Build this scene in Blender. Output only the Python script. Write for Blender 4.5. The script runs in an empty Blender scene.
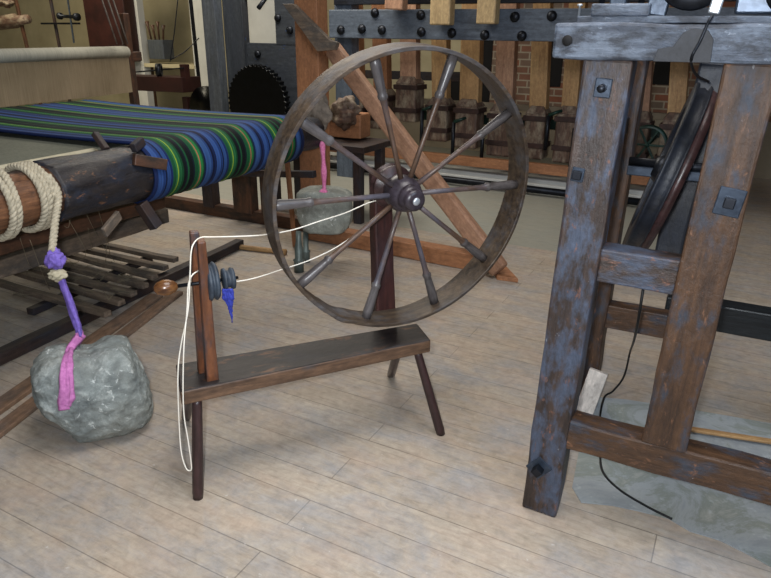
import bpy, bmesh, math, random
from mathutils import Vector, Matrix, noise
random.seed(7)
V = Vector
scene = bpy.context.scene
COL = scene.collection
PI = math.pi

# ---------------------------------------------------------------- camera
FPX, PITCH, ROLL, CAMH = 650.0, math.radians(21.5), math.radians(-0.7), 1.5
cam_data = bpy.data.cameras.new('camera')
cam = bpy.data.objects.new('camera', cam_data); COL.objects.link(cam)
cam_data.sensor_width = 36.0
cam_data.lens = 36.0 * FPX / 771.0
cam_data.clip_start = 0.05
cam_data.clip_end = 100
cam.matrix_world = (Matrix.Translation((0, 0, CAMH)) @ Matrix.Rotation(PI/2 - PITCH, 4, 'X') @ Matrix.Rotation(-ROLL, 4, 'Z'))
scene.camera = cam

def ray(x, y):
    u = (x - 385.5)/FPX; v = -(y - 289)/FPX
    c, s = math.cos(ROLL), math.sin(ROLL)
    u, v = u*c + v*s, -u*s + v*c
    return V((u, math.cos(PITCH) + v*math.sin(PITCH), -math.sin(PITCH) + v*math.cos(PITCH)))
def G(x, y, z=0.0):                      # measured point of the photograph at a known height
    d = ray(x, y); return V((0, 0, CAMH)) + d*((z - CAMH)/d.z)
def at(x, y, Y):                         # measured point at a known distance
    d = ray(x, y); return V((0, 0, CAMH)) + d*(Y/d.y)

# axes of the building (boards, looms and machines all follow them)
TA = math.radians(-28)
A = V((math.cos(TA), math.sin(TA), 0)); N = V((-A.y, A.x, 0))
def W(s, v, z=0.0): return A*s + N*v + V((0, 0, z))
def pl(x, y, v):                         # (s, z) on the wall-parallel plane at depth v
    d = ray(x, y); k = v/d.dot(N); q = V((0, 0, CAMH)) + d*k
    return q.dot(A), q.z

# ---------------------------------------------------------------- materials
def lin(h):
    h = h.lstrip('#'); o = []
    for i in (0, 2, 4):
        c = int(h[i:i+2], 16)/255
        o.append(c/12.92 if c <= .04045 else ((c+.055)/1.055)**2.4)
    return (*o, 1)
class NT:
    def __init__(s, name):
        s.m = bpy.data.materials.new(name); s.m.use_nodes = True
        s.t = s.m.node_tree; s.t.nodes.clear()
        s.out = s.n('ShaderNodeOutputMaterial'); s.b = s.n('ShaderNodeBsdfPrincipled')
        s.l(s.b.outputs[0], s.out.inputs[0])
    def n(s, k, **kw):
        o = s.t.nodes.new(k)
        for a, b in kw.items(): setattr(o, a, b)
        return o
    def l(s, a, b): s.t.links.new(a, b)
    def coords(s, scale=(1, 1, 1), rnd=True, rot=0):
        tc = s.n('ShaderNodeTexCoord'); mp = s.n('ShaderNodeMapping')
        mp.inputs['Scale'].default_value = scale; mp.inputs['Rotation'].default_value = (0, 0, rot)
        if rnd:
            oi = s.n('ShaderNodeObjectInfo'); mu = s.n('ShaderNodeVectorMath', operation='SCALE')
            cb = s.n('ShaderNodeCombineXYZ')
            for i in range(3): s.l(oi.outputs['Random'], cb.inputs[i])
            s.l(cb.outputs[0], mu.inputs[0]); mu.inputs['Scale'].default_value = 13.7
            ad = s.n('ShaderNodeVectorMath', operation='ADD')
            s.l(tc.outputs['Object'], ad.inputs[0]); s.l(mu.outputs[0], ad.inputs[1])
            s.l(ad.outputs[0], mp.inputs[0])
        else: s.l(tc.outputs['Object'], mp.inputs[0])
        return mp.outputs[0]
    def noise(s, vec, scale, detail=6, rough=.6, dist=0):
        o = s.n('ShaderNodeTexNoise'); s.l(vec, o.inputs['Vector'])
        o.inputs['Scale'].default_value = scale; o.inputs['Detail'].default_value = detail
        o.inputs['Roughness'].default_value = rough; o.inputs['Distortion'].default_value = dist
        return o.outputs['Fac']
    def ramp(s, fac, stops, interp='LINEAR'):
        r = s.n('ShaderNodeValToRGB'); r.color_ramp.interpolation = interp
        e = r.color_ramp.elements
        while len(e) < len(stops): e.new(.5)
        for k, (p, c) in enumerate(stops):
            e[k].position = p; e[k].color = c if not isinstance(c, str) else lin(c)
        s.l(fac, r.inputs[0]); return r.outputs[0]
    def mix(s, f, a, b, blend='MIX'):
        o = s.n('ShaderNodeMix', data_type='RGBA', blend_type=blend)
        for sock, val in ((o.inputs[0], f), (o.inputs[6], a), (o.inputs[7], b)):
            if isinstance(val, (int, float)): sock.default_value = val
            elif isinstance(val, str): sock.default_value = lin(val)
            elif isinstance(val, tuple): sock.default_value = val
            else: s.l(val, sock)
        return o.outputs[2]
    def bump(s, h, strength=.3, dist=.01):
        o = s.n('ShaderNodeBump'); o.inputs['Strength'].default_value = strength
        o.inputs['Distance'].default_value = dist; s.l(h, o.inputs['Height']); s.l(o.outputs[0], s.b.inputs['Normal'])
    def fin(s, col, rough=.6, metal=0, spec=.4):
        if isinstance(col, str): s.b.inputs['Base Color'].default_value = lin(col)
        else: s.l(col, s.b.inputs['Base Color'])
        if isinstance(rough, (int, float)): s.b.inputs['Roughness'].default_value = rough
        else: s.l(rough, s.b.inputs['Roughness'])
        s.b.inputs['Metallic'].default_value = metal
        s.b.inputs['Specular IOR Level'].default_value = spec
        return s.m
BW = lambda a: (a, a, a, 1)
def wood(name, c1, c2, patch=None, pamt=(.5, .65), scratch=0, rough=.6, grain=1.0, bump=.35, sc=3.0, patch2=None, p2=(.58, .66)):
    t = NT(name)
    g = t.coords((1.2*grain, 14*grain, 14*grain)); g2 = t.coords((1, 2.2, 2.2))
    f = t.noise(g, 4, 8, .65, .3)
    col = t.ramp(f, [(.3, c1), (.72, c2)])
    big = t.noise(g2, sc, 5, .65)
    if patch: col = t.mix(t.ramp(big, [(pamt[0], BW(0)), (pamt[1], BW(1))]), col, patch)
    if patch2: col = t.mix(t.ramp(t.noise(g2, sc*2.3+1, 5, .7, .5), [(p2[0], BW(0)), (p2[1], BW(1))]), col, patch2)
    mot = t.noise(t.coords((2.2, 4, 4)), 12, 7, .72)
    col = t.mix(.75, col, t.ramp(mot, [(.25, BW(.38)), (.5, BW(.72)), (.72, BW(1.15))]), 'MULTIPLY')
    if scratch:
        s1 = t.noise(t.coords((1, 1.6, 1.6)), 22, 6, .7, 1.5)
        col = t.mix(t.ramp(s1, [(.69, BW(0)), (.73, BW(scratch))]), col, '#a9adb2')
    knots = t.noise(g2, 9, 2, .5)
    col = t.mix(t.ramp(knots, [(.7, BW(0)), (.8, BW(.45))]), col, '#1a0f0b')
    t.bump(t.mix(.5, f, mot), bump*1.2, .007)
    return t.fin(col, t.ramp(big, [(.2, BW(max(.1, rough-.12))), (.8, BW(min(1, rough+.12)))]), 0, .45)
def plain(name, c, c2=None, rough=.5, metal=0, sc=12, bump=.0, spec=.4):
    t = NT(name); f = t.noise(t.coords(), sc, 5, .6)
    if bump: t.bump(f, bump, .004)
    return t.fin(t.ramp(f, [(.3, c), (.7, c2 or c)]), rough, metal, spec)

M = {}
M['machine'] = wood('worn_blue_black_machine_wood', '#1f1a19', '#54433b', '#495264', (.45, .60), 1.0, .5, .5, .8, 8, '#7d5440', (.60, .72))
M['machine_top'] = wood('blue_grey_machine_beam', '#343c4b', '#75808f', '#30353f', (.46, .60), .9, .45, .6, 1.0, 11, '#98a2b0', (.62, .72))
M['machine_brown'] = wood('oiled_brown_machine_wood', '#281c17', '#63462f', '#3b404b', (.50, .66), .6, .5, .5, .8, 8, '#835c43', (.60, .72))
M['machine_dark'] = wood('dark_blue_machine_wood', '#0f1116', '#20242e', '#181e2a', (.5, .6), 0, .45, .7, .4)
M['black_rail'] = wood('black_painted_rail', '#0c0f12', '#20262a', None, (.5, .6), .0, .4)
M['wheel'] = wood('grey_brown_rim_wood', '#2c2320', '#60503f', '#56565a', (.48, .68), .25, .5, .8, .35, 4)
M['spoke'] = wood('turned_spoke_wood', '#3f3028', '#735a49', '#56535c', (.42, .60), 0, .38, .8, .2, 3)
M['spokegrey'] = wood('grey_polished_spoke_end', '#3d3838', '#6d6868', None, (.5, .6), 0, .35, .8, .15, 4)
M['hub'] = wood('dark_hub_wood', '#2a2327', '#474049', None, (.5, .6), 0, .35, .5, .1, 5)
M['bench'] = wood('dark_bench_wood', '#141112', '#322a28', '#454244', (.52, .72), .4, .5, .8, .35, 3, '#6b4a34', (.56, .68))
M['leg'] = wood('dark_leg_wood', '#261a1a', '#483030', None, (.5, .6), 0, .38, .8, .2)
M['mother'] = wood('red_brown_post_wood', '#28181a', '#55302a', '#35262b', (.45, .65), .1, .42, .8, .3)
M['upright'] = wood('brown_upright_wood', '#47291b', '#875436', '#3b3b42', (.5, .65), .1, .45, .8, .3, 5)
M['orange'] = wood('orange_brown_timber', '#8f6040', '#bb835b', '#9c6c4c', (.45, .65), 0, .6, .5, .25, 2)
M['pine'] = wood('light_brown_pine_brace', '#98705a', '#c39a7c', '#ab8268', (.45, .65), 0, .6, .5, .2, 2)
M['yellowpine'] = wood('yellow_pine_shaft', '#97714a', '#cda672', '#b08a5e', (.45, .65), 0, .6, .5, .2, 3)
M['palepine'] = wood('pale_pine_block', '#a38a64', '#cbb184', None, (.45, .65), 0, .6, .5, .2, 3)
M['whitewood'] = wood('whitish_packing_wood', '#beb6ae', '#e3dad0', '#a8a29b', (.5, .65), 0, .7, .5, .3, 6)
M['log'] = wood('charred_log_wood', '#131217', '#3a3433', '#232733', (.45, .6), .5, .5, .5, 1.0, 6, '#8f6342', (.60, .70))
M['logbare'] = wood('brown_log_end_wood', '#4a2f20', '#8c6040', '#382a24', (.45, .6), .1, .55, .9, .6, 5)
M['loomdark'] = wood('dark_loom_wood', '#211917', '#4a3832', '#2f2d33', (.45, .6), .1, .6, .8, .4, 4)
M['loomred'] = wood('reddish_loom_wood', '#3d281d', '#69452f', '#33271f', (.45, .62), .1, .55, .8, .3, 4)
M['slat'] = wood('grey_brown_treadle_wood', '#574a3f', '#93806d', '#5d554e', (.45, .6), .0, .7, .8, .4, 4)
M['darkgrey'] = wood('dark_grey_painted_board', '#2b2f35', '#454a50', '#363b43', (.45, .6), .15, .5, .5, .3, 3, '#2c4d8a', (.66, .7))
M['bluebeam'] = wood('blue_grey_painted_beam', '#434b57', '#6a7583', '#525c69', (.45, .6), .15, .5, .5, .3, 3)
M['greypost'] = wood('grey_painted_post', '#3c4146', '#5a5f64', '#484e57', (.45, .6), .05, .55, .5, .3, 3)
M['tanboard'] = wood('tan_floor_board_wood', '#6b5340', '#a08068', '#6d5c50', (.45, .6), .0, .7, .8, .3, 4)
M['beetlehead'] = wood('dusty_brown_beetle_wood', '#43312a', '#7d6150', '#948572', (.46, .62), 0, .65, .6, .35, 5)
M['strap'] = plain('rusty_iron_strap', '#2b2220', '#4a3530', .55, .3)
M['iron'] = plain('dark_iron', '#15171b', '#2c2f36', .4, .7, 20, .1)
M['ironblue'] = plain('blue_dark_iron', '#262e3a', '#414b59', .35, .5, 30, .2)
M['steel'] = plain('pale_steel', '#9aa1a8', '#b9bec3', .35, .6)
M['gear'] = plain('black_cast_gear', '#050606', '#0d0f11', .28, .4)
M['cord'] = plain('white_cord', '#d9d2c4', '#ece6da', .8)
M['rope'] = plain('grey_hemp_rope', '#8f8774', '#b8ae98', .9, 0, 60, .4)
M['purple'] = plain('purple_cloth', '#5d4a98', '#7d68ba', .9, 0, 70, .6)
M['pink'] = plain('pink_cloth', '#a05a92', '#c57eb4', .9, 0, 70, .7)
M['pinkbright'] = plain('bright_pink_cloth', '#c4608f', '#dd8ab4', .9, 0, 70, .5)
M['blueyarn'] = plain('blue_yarn', '#1d2470', '#3440a0', .9, 0, 90, .6)
M['spool'] = plain('slate_grey_spool', '#1f252e', '#3d4752', .55, 0, 25, .2)
M['knob'] = wood('polished_brown_knob', '#5a3a22', '#9a6c40', '#4a2d1b', (.5, .65), 0, .22, .5, .05, 6)
M['creamfab'] = plain('cream_lath', '#9b937c', '#b7ae94', .8, 0, 15)
M['cable'] = plain('black_cable', '#08090a', '#121417', .5)
M['thread'] = plain('loose_thread', '#6d6350', '#8f846c', .9)
M['dark'] = plain('dark_opening', '#040304', '#0a0707', .8)
M['redbrown'] = plain('dark_red_brown_paint', '#24100f', '#3c1d19', .5, 0, 4)
M['red'] = plain('dark_red_paint', '#3a0d12', '#52151b', .5)
M['greendark'] = plain('dark_green_iron', '#0b1f1a', '#15352c', .4, .3)
M['bottle'] = plain('grey_green_metal', '#4a5350', '#687370', .45, .3)
M['darkpatch'] = plain('dark_patch_tone', '#17181c', '#292b31', .6, 0, 30, .4)  # dark tone of the stepped patch on the top beam
M['sacking'] = plain('grey_sacking', '#5a534c', '#857a6e', .95, 0, 25, .6)

def floor_mat():
    t = NT('worn_floor_boards')
    tc = t.n('ShaderNodeTexCoord'); mp = t.n('ShaderNodeMapping')
    mp.inputs['Rotation'].default_value = (0, 0, -TA)
    t.l(tc.outputs['Object'], mp.inputs[0]); v = mp.outputs[0]
    br = t.n('ShaderNodeTexBrick'); t.l(v, br.inputs['Vector'])
    br.inputs['Scale'].default_value = 1; br.inputs['Brick Width'].default_value = 2.9
    br.inputs['Row Height'].default_value = .135; br.inputs['Mortar Size'].default_value = .0022
    br.inputs['Mortar Smooth'].default_value = .3; br.offset = .37
    br.inputs['Color1'].default_value = lin('#bbb0a3'); br.inputs['Color2'].default_value = lin('#c6bcb0')
    br.inputs['Mortar'].default_value = lin('#90867c')
    st = t.n('ShaderNodeMapping'); st.inputs['Scale'].default_value = (2.2, 13, 1); t.l(v, st.inputs[0])
    g = t.noise(st.outputs[0], 4, 8, .7, .4)
    col = t.mix(.8, br.outputs[0], t.ramp(g, [(.25, '#a3978b'), (.5, '#dcd6cc'), (.75, '#efeae0')]), 'MULTIPLY')
    st2 = t.n('ShaderNodeMapping'); st2.inputs['Scale'].default_value = (1, 1.7, 1); t.l(v, st2.inputs[0])
    big = t.noise(st2.outputs[0], 2.6, 9, .74, .4)
    col = t.mix(t.ramp(big, [(.44, BW(0)), (.66, BW(.6))]), col, '#8b9098')        # grey scuffed stains
    big2 = t.noise(st2.outputs[0], 3.3, 6, .7)
    b3 = t.n('ShaderNodeVectorMath', operation='ADD'); t.l(st2.outputs[0], b3.inputs[0]); b3.inputs[1].default_value = (5, 3, 0)
    col = t.mix(t.ramp(t.noise(b3.outputs[0], 3.2, 8, .7), [(.46, BW(0)), (.70, BW(.5))]), col, '#b49c88')
    fine = t.noise(v, 24, 8, .75, .5)
    col = t.mix(.55, col, t.ramp(fine, [(.3, BW(.5)), (.55, BW(.9)), (.7, BW(1.1))]), 'MULTIPLY')
    sp = t.noise(v, 40, 3, .6)
    col = t.mix(t.ramp(sp, [(.68, BW(0)), (.76, BW(.35))]), col, '#d8d4ce')
    # beyond the timber sill the boards are painted a pale grey green
    sx = t.n('ShaderNodeSeparateXYZ'); t.l(v, sx.inputs[0])
    gt = t.n('ShaderNodeMath', operation='GREATER_THAN'); t.l(sx.outputs[1], gt.inputs[0]); gt.inputs[1].default_value = 4.66
    gx = t.n('ShaderNodeMath', operation='LESS_THAN'); t.l(sx.outputs[0], gx.inputs[0]); gx.inputs[1].default_value = pl(706, 215, 5.5)[0]
    g3 = t.n('ShaderNodeMath', operation='MULTIPLY'); t.l(gt.outputs[0], g3.inputs[0]); t.l(gx.outputs[0], g3.inputs[1])
    pale = t.mix(.5, '#a3a59c', t.ramp(g, [(.3, '#8b8d86'), (.7, '#c8c8c0')]), 'MULTIPLY')
    fm = t.n('ShaderNodeMath', operation='MULTIPLY'); t.l(g3.outputs[0], fm.inputs[0]); fm.inputs[1].default_value = .8
    col = t.mix(fm.outputs[0], col, pale)
    h = t.mix(.25, br.outputs['Fac'], g)
    inv = t.n('ShaderNodeInvert'); t.l(h, inv.inputs[1])
    t.bump(inv.outputs[0], .35, .004)
    return t.fin(col, .62, 0, .35)
M['floor'] = floor_mat()

def stone_mat(name, a='#7f8684', b='#b3b9b5', dk='#555b5c'):
    t = NT(name); v = t.coords()
    f = t.noise(v, 9, 10, .72, .2); f2 = t.noise(v, 2.2, 4, .6)
    col = t.ramp(f, [(.3, dk), (.5, a), (.68, b)])
    col = t.mix(t.ramp(f2, [(.4, BW(0)), (.7, BW(.5))]), col, '#8a8678')
    f3 = t.noise(v, 34, 4, .6, .8)
    col = t.mix(t.ramp(f3, [(.62, BW(0)), (.70, BW(.8))]), col, '#cfd3cf')
    t.bump(f, 1.0, .02); return t.fin(col, .75, 0, .35)
M['stone'] = stone_mat('grey_rough_stone')
M['stone2'] = stone_mat('pale_grey_stone', '#858a84', '#a9ada5', '#686c69')

def tartan_mat():
    # colour runs across the warp (object X is the width of the cloth)
    t = NT('striped_wool_warp')
    tc = t.n('ShaderNodeTexCoord'); sx = t.n('ShaderNodeSeparateXYZ'); t.l(tc.outputs['UV'], sx.inputs[0])
    P = [(0, '#1b2c5a'), (.02, '#3c60a2'), (.055, '#28457f'), (.075, '#101a3a'), (.085, '#345690'), (.115, '#1b2f66'),
         (.13, '#1d5c38'), (.155, '#34804c'), (.168, '#a7c23a'), (.176, '#2c7444'), (.2, '#14532f'), (.215, '#0b1518'),
         (.235, '#141f2c'), (.245, '#1c5a36'), (.26, '#0c1517'), (.29, '#101b26'), (.305, '#1b5d38'), (.335, '#2d8549'),
         (.345, '#c07a5a'), (.353, '#2b8347'), (.375, '#164c30'), (.385, '#16264e'), (.40, '#40659f'), (.445, '#2a477e'), (.46, '#0f1a3c')]
    frac = t.n('ShaderNodeMath', operation='MULTIPLY'); t.l(sx.outputs[0], frac.inputs[0]); frac.inputs[1].default_value = 1.0
    md = t.n('ShaderNodeMath', operation='FRACT')
    mul = t.n('ShaderNodeMath', operation='MULTIPLY'); t.l(sx.outputs[0], mul.inputs[0]); mul.inputs[1].default_value = 3.05
    t.l(mul.outputs[0], md.inputs[0])
    r = t.n('ShaderNodeValToRGB'); r.color_ramp.interpolation = 'CONSTANT'; e = r.color_ramp.elements
    while len(e) < len(P): e.new(.5)
    for k, (p, c) in enumerate(P): e[k].position = p/.475; e[k].color = lin(c)
    t.l(md.outputs[0], r.inputs[0])
    mp = t.n('ShaderNodeMapping'); mp.inputs['Scale'].default_value = (260, 4, 1); t.l(tc.outputs['UV'], mp.inputs[0])
    f = t.noise(mp.outputs[0], 1, 3, .5)
    col = t.mix(.7, r.outputs[0], t.ramp(f, [(.3, '#5a5a5e'), (.7, '#d8d8dc')]), 'MULTIPLY')
    t.bump(f, .4, .003); return t.fin(col, .8, 0, .2)
M['tartan'] = tartan_mat()
def fabric(name, a, b, sx_=200, sy=40):
    t = NT(name); tc = t.n('ShaderNodeTexCoord'); mp = t.n('ShaderNodeMapping')
    mp.inputs['Scale'].default_value = (sx_, sy, sy); t.l(tc.outputs['Object'], mp.inputs[0])
    f = t.noise(mp.outputs[0], 1, 4, .6); big = t.noise(tc.outputs['Object'], 2.5, 4, .6)
    col = t.mix(.5, t.ramp(f, [(.3, a), (.7, b)]), t.ramp(big, [(.3, a), (.7, b)]))
    t.bump(f, .3, .003); return t.fin(col, .9, 0, .15)
M['warp'] = fabric('undyed_warp_threads', '#6a5c46', '#93836a', 160, 3)
M['warproll'] = fabric('grey_warp_roll', '#7a7970', '#a3a194', 120, 6)
M['undercloth'] = fabric('grey_undyed_cloth', '#53554c', '#7b7c6e', 150, 60)
def brick_mat():
    t = NT('red_brick'); tc = t.n('ShaderNodeTexCoord'); br = t.n('ShaderNodeTexBrick'); t.l(tc.outputs['Object'], br.inputs['Vector'])
    br.inputs['Scale'].default_value = 1; br.inputs['Brick Width'].default_value = .24; br.inputs['Row Height'].default_value = .085
    br.inputs['Mortar Size'].default_value = .009; br.inputs['Color1'].default_value = lin('#8d5a45'); br.inputs['Color2'].default_value = lin('#77695c')
    br.inputs['Mortar'].default_value = lin('#a59a88')
    f = t.noise(tc.outputs['Object'], 5, 6, .6)
    return t.fin(t.mix(.5, br.outputs[0], t.ramp(f, [(.3, '#8d8478'), (.7, '#ffffff')]), 'MULTIPLY'), .9)
M['brick'] = brick_mat()
M['plaster'] = plain('cream_plaster', '#a3997c', '#b9af90', .9, 0, 2)
M['plasterdim'] = plain('grey_beige_plaster', '#867b69', '#9b8f7b', .9, 0, 2)
M['white'] = plain('white_paint', '#b9b9b4', '#c9c9c4', .7, 0, 4)
M['ceil'] = plain('grey_ceiling', '#55544f', '#6a6862', .9, 0, 3)
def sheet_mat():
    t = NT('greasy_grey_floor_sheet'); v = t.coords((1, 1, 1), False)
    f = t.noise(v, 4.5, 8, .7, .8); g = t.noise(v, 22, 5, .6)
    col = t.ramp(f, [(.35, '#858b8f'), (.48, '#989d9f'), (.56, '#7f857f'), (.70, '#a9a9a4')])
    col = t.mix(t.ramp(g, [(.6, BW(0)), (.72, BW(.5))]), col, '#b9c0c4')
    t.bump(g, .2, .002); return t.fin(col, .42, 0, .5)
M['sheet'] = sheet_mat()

# ---------------------------------------------------------------- object helpers
ROOTM = {}
def thing(name, label, cat, loc, group=None, rz=0.0):
    o = bpy.data.objects.new(name, None); COL.objects.link(o)
    o.empty_display_size = .1
    m = Matrix.Translation(loc) @ Matrix.Rotation(rz, 4, 'Z')
    o.location = loc; o.rotation_euler = (0, 0, rz)
    ROOTM[o.name] = m
    o['label'] = label; o['category'] = cat
    if group: o['group'] = group
    return o
def tag(o, label=None, cat=None, group=None, kind=None):
    if label: o['label'] = label
    if cat: o['category'] = cat
    if group: o['group'] = group
    if kind: o['kind'] = kind
    return o
def link(name, bm, mat, parent=None, mw=None, smooth=False, bevel=0, seg=2, label=None):
    me = bpy.data.meshes.new(name)
    bmesh.ops.recalc_face_normals(bm, faces=bm.faces)
    bm.to_mesh(me); bm.free()
    for m in (mat if isinstance(mat, (list, tuple)) else [mat]): me.materials.append(m)
    if smooth:
        for p in me.polygons: p.use_smooth = True
    o = bpy.data.objects.new(name, me); COL.objects.link(o)
    mw = mw or Matrix.Identity(4)
    ROOTM[o.name] = mw.copy()
    if parent is not None:
        o.parent = parent; o.matrix_basis = ROOTM[parent.name].inverted() @ mw
    else: o.matrix_basis = mw
    if bevel:
        b = o.modifiers.new('bevel', 'BEVEL'); b.width = bevel; b.segments = seg; b.limit_method = 'ANGLE'; b.angle_limit = math.radians(40)
    if label: o['label'] = label
    return o
def frame(p0, p1, up=V((0, 0, 1))):
    """matrix at the midpoint, X along p0->p1, Z near up"""
    x = (p1 - p0).normalized(); y = up.cross(x)
    if y.length < 1e-4: y = V((0, 1, 0)).cross(x) if abs(x.y) < .9 else V((1, 0, 0)).cross(x)
    y.normalize(); z = x.cross(y)
    m = Matrix((x, y, z)).transposed().to_4x4(); m.translation = (p0+p1)/2
    return m
def bm_beam(L, w0, h0, w1=None, h1=None, segs=1, jit=0.0, seed=0, bow=0.0, cx=0, cy=0, cz=0):
    w1 = w0 if w1 is None else w1; h1 = h0 if h1 is None else h1
    bm = bmesh.new(); rings = []
    for k in range(segs+1):
        t = k/segs; w = w0+(w1-w0)*t; h = h0+(h1-h0)*t
        r = []
        for q, (sy, sz) in enumerate(((-1, -1), (1, -1), (1, 1), (-1, 1))):
            dy = dz = 0
            if jit and 0 <= k <= segs:
                dy = noise.noise(V((t*L*6+seed, q*3.1, 0)))*jit; dz = noise.noise(V((t*L*6+seed, q*3.1, 9)))*jit
            r.append(bm.verts.new((cx-L/2+L*t, cy+sy*w/2+dy, cz+sz*h/2+dz+bow*math.sin(PI*t))))
        rings.append(r)
    for a, b in zip(rings, rings[1:]):
        for q in range(4): bm.faces.new((a[q], a[(q+1) % 4], b[(q+1) % 4], b[q]))
    bm.faces.new(rings[0][::-1]); bm.faces.new(rings[-1])
    return bm
def beam(name, p0, p1, w, h, mat, parent=None, up=V((0, 0, 1)), w1=None, h1=None, bevel=.004, jit=.0, segs=1, bow=0, label=None):
    """w across, h along up"""
    p0, p1 = V(p0), V(p1); L = (p1-p0).length
    bm = bm_beam(L, w, h, w1, h1, segs, jit, random.random()*50, bow)
    return link(name, bm, mat, parent, frame(p0, p1, up), bevel=bevel, label=label)
def bm_lathe(prof, n=32, caps=True):
    """profile (x, r) along X"""
    bm = bmesh.new(); rings = []
    for x, r in prof:
        rings.append([bm.verts.new((x, r*math.cos(2*PI*k/n), r*math.sin(2*PI*k/n))) for k in range(n)])
    for a, b in zip(rings, rings[1:]):
        for q in range(n): bm.faces.new((a[q], a[(q+1) % n], b[(q+1) % n], b[q]))
    if caps: bm.faces.new(rings[0][::-1]); bm.faces.new(rings[-1])
    return bm
def lathe(name, p0, p1, prof, mat, parent=None, n=32, smooth=True, label=None, bevel=0):
    """profile: (fraction of the length, radius)"""
    p0, p1 = V(p0), V(p1); L = (p1-p0).length
    return link(name, bm_lathe([(-L/2+L*f, r) for f, r in prof], n), mat, parent, frame(p0, p1), smooth, bevel, label=label)
def smooth_path(pts, n=8):
    pts = [V(p) for p in pts]; out = []
    P = [pts[0]*2-pts[1]] + pts + [pts[-1]*2-pts[-2]]
    for i in range(1, len(P)-2):
        for k in range(n):
            t = k/n; a, b, c, d = P[i-1], P[i], P[i+1], P[i+2]
            out.append(.5*((2*b)+(c-a)*t+(2*a-5*b+4*c-d)*t*t+(-a+3*b-3*c+d)*t**3))
    out.append(pts[-1]); return out
def add_tube(bm, path, r, n=8, caps=True):
    path = [V(p) for p in path]; rr = r if callable(r) else (lambda t: r)
    rings = []; prev = None; L = len(path)
    for i, p in enumerate(path):
        t = (path[min(i+1, L-1)]-path[max(i-1, 0)]).normalized()
        if prev is None:
            u = t.cross(V((0, 0, 1)));
            if u.length < .05: u = t.cross(V((0, 1, 0)))
        else: u = prev - t*prev.dot(t)
        u.normalize(); prev = u; w = t.cross(u); R_ = rr(i/(L-1))
        rings.append([bm.verts.new(p+(u*math.cos(2*PI*k/n)+w*math.sin(2*PI*k/n))*R_) for k in range(n)])
    for a, b in zip(rings, rings[1:]):
        for q in range(n): bm.faces.new((a[q], a[(q+1) % n], b[(q+1) % n], b[q]))
    if caps: bm.faces.new(rings[0][::-1]); bm.faces.new(rings[-1])
    return rings
def tube(name, pts, r, mat, parent=None, n=8, sm=8, label=None):
    bm = bmesh.new(); add_tube(bm, smooth_path(pts, sm) if sm else pts, r, n)
    return link(name, bm, mat, parent, smooth=True, label=label)
def prism(name, pts, z0, z1, mat, parent=None, bevel=.004, origin=None, label=None, rz=0, smooth=False):
    """pts world XY polygon, extruded z0..z1"""
    c = V((sum(p[0] for p in pts)/len(pts), sum(p[1] for p in pts)/len(pts), 0))
    mw = Matrix.Translation(c + V((0, 0, z0))) @ Matrix.Rotation(rz, 4, 'Z'); inv = mw.inverted()
    bm = bmesh.new()
    a = [bm.verts.new(inv @ V((p[0], p[1], z0))) for p in pts]; b = [bm.verts.new(inv @ V((p[0], p[1], z1))) for p in pts]
    bm.faces.new(a[::-1]); bm.faces.new(b)
    for i in range(len(pts)):
        j = (i+1) % len(pts); bm.faces.new((a[i], a[j], b[j], b[i]))
    return link(name, bm, mat, parent, mw, bevel=bevel, label=label)
def plate(name, pts3, thick, direction, mat, parent=None, bevel=.003, label=None):
    """polygon of world points, extruded by thick along direction"""
    pts3 = [V(p) for p in pts3]; c = sum(pts3, V())/len(pts3); d = V(direction).normalized()*thick
    # local frame: X along the first edge
    m = frame(pts3[0], pts3[1], V(direction).normalized()); m.translation = c; inv = m.inverted()
    bm = bmesh.new(); a = [bm.verts.new(inv @ p) for p in pts3]; b = [bm.verts.new(inv @ (p+d)) for p in pts3]
    bm.faces.new(a[::-1]); bm.faces.new(b)
    for i in range(len(pts3)):
        j = (i+1) % len(pts3); bm.faces.new((a[i], a[j], b[j], b[i]))
    return link(name, bm, mat, parent, m, bevel=bevel, label=label)
def frame_pts(c, ax):                    # two unit vectors across an axis
    ax = ax.normalized(); e1 = V((0, 0, 1)).cross(ax)
    if e1.length < .01: e1 = V((1, 0, 0))
    e1.normalize(); return e1, ax.cross(e1)

# ---------------------------------------------------------------- the room
def struct(name, pts3, thick, direction, mat, bevel=0):
    return tag(plate(name, pts3, thick, direction, mat, None, bevel), kind='structure')
bm = bmesh.new(); q = [bm.verts.new(p) for p in ((-14, -3, 0), (9, -3, 0), (9, 16, 0), (-14, 16, 0))]
q2 = [bm.verts.new(p) for p in ((-14, -3, -.1), (9, -3, -.1), (9, 16, -.1), (-14, 16, -.1))]
bm.faces.new(q); bm.faces.new(q2[::-1])
for i in range(4): bm.faces.new((q2[i], q2[(i+1) % 4], q[(i+1) % 4], q[i]))
tag(link('floor', bm, M['floor']), kind='structure')
VW = 8.6
def wallpiece(name, s0, s1, z0, z1, mat, v=VW, th=.15):
    p0, p1 = W(s0, v, 0), W(s1, v, 0)
    m = Matrix((A, V((0, 0, 1)), -N)).transposed().to_4x4(); m.translation = W((s0+s1)/2, v+th/2, (z0+z1)/2)
    bm = bmesh.new(); r = bmesh.ops.create_cube(bm, size=1)
    bmesh.ops.scale(bm, vec=(s1-s0, z1-z0, th), verts=bm.verts)
    return link(name, bm, mat, None, m)
tag(wallpiece('wall_back', -3.4, 6, 0, 3.6, M['brick']), kind='structure')
tag(wallpiece('wall_back_left', -14.5, -3.4, 0, 3.6, M['plaster']), kind='structure')
tag(prism('ceiling', [(-14, -3), (9, -3), (9, 16), (-14, 16)], 3.6, 3.7, M['ceil'], None, 0), kind='structure')
tag(prism('wall_right', [(8, -3), (8.2, -3), (8.2, 9), (8, 9)], 0, 3.6, M['plasterdim'], None, 0), kind='structure')
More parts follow.
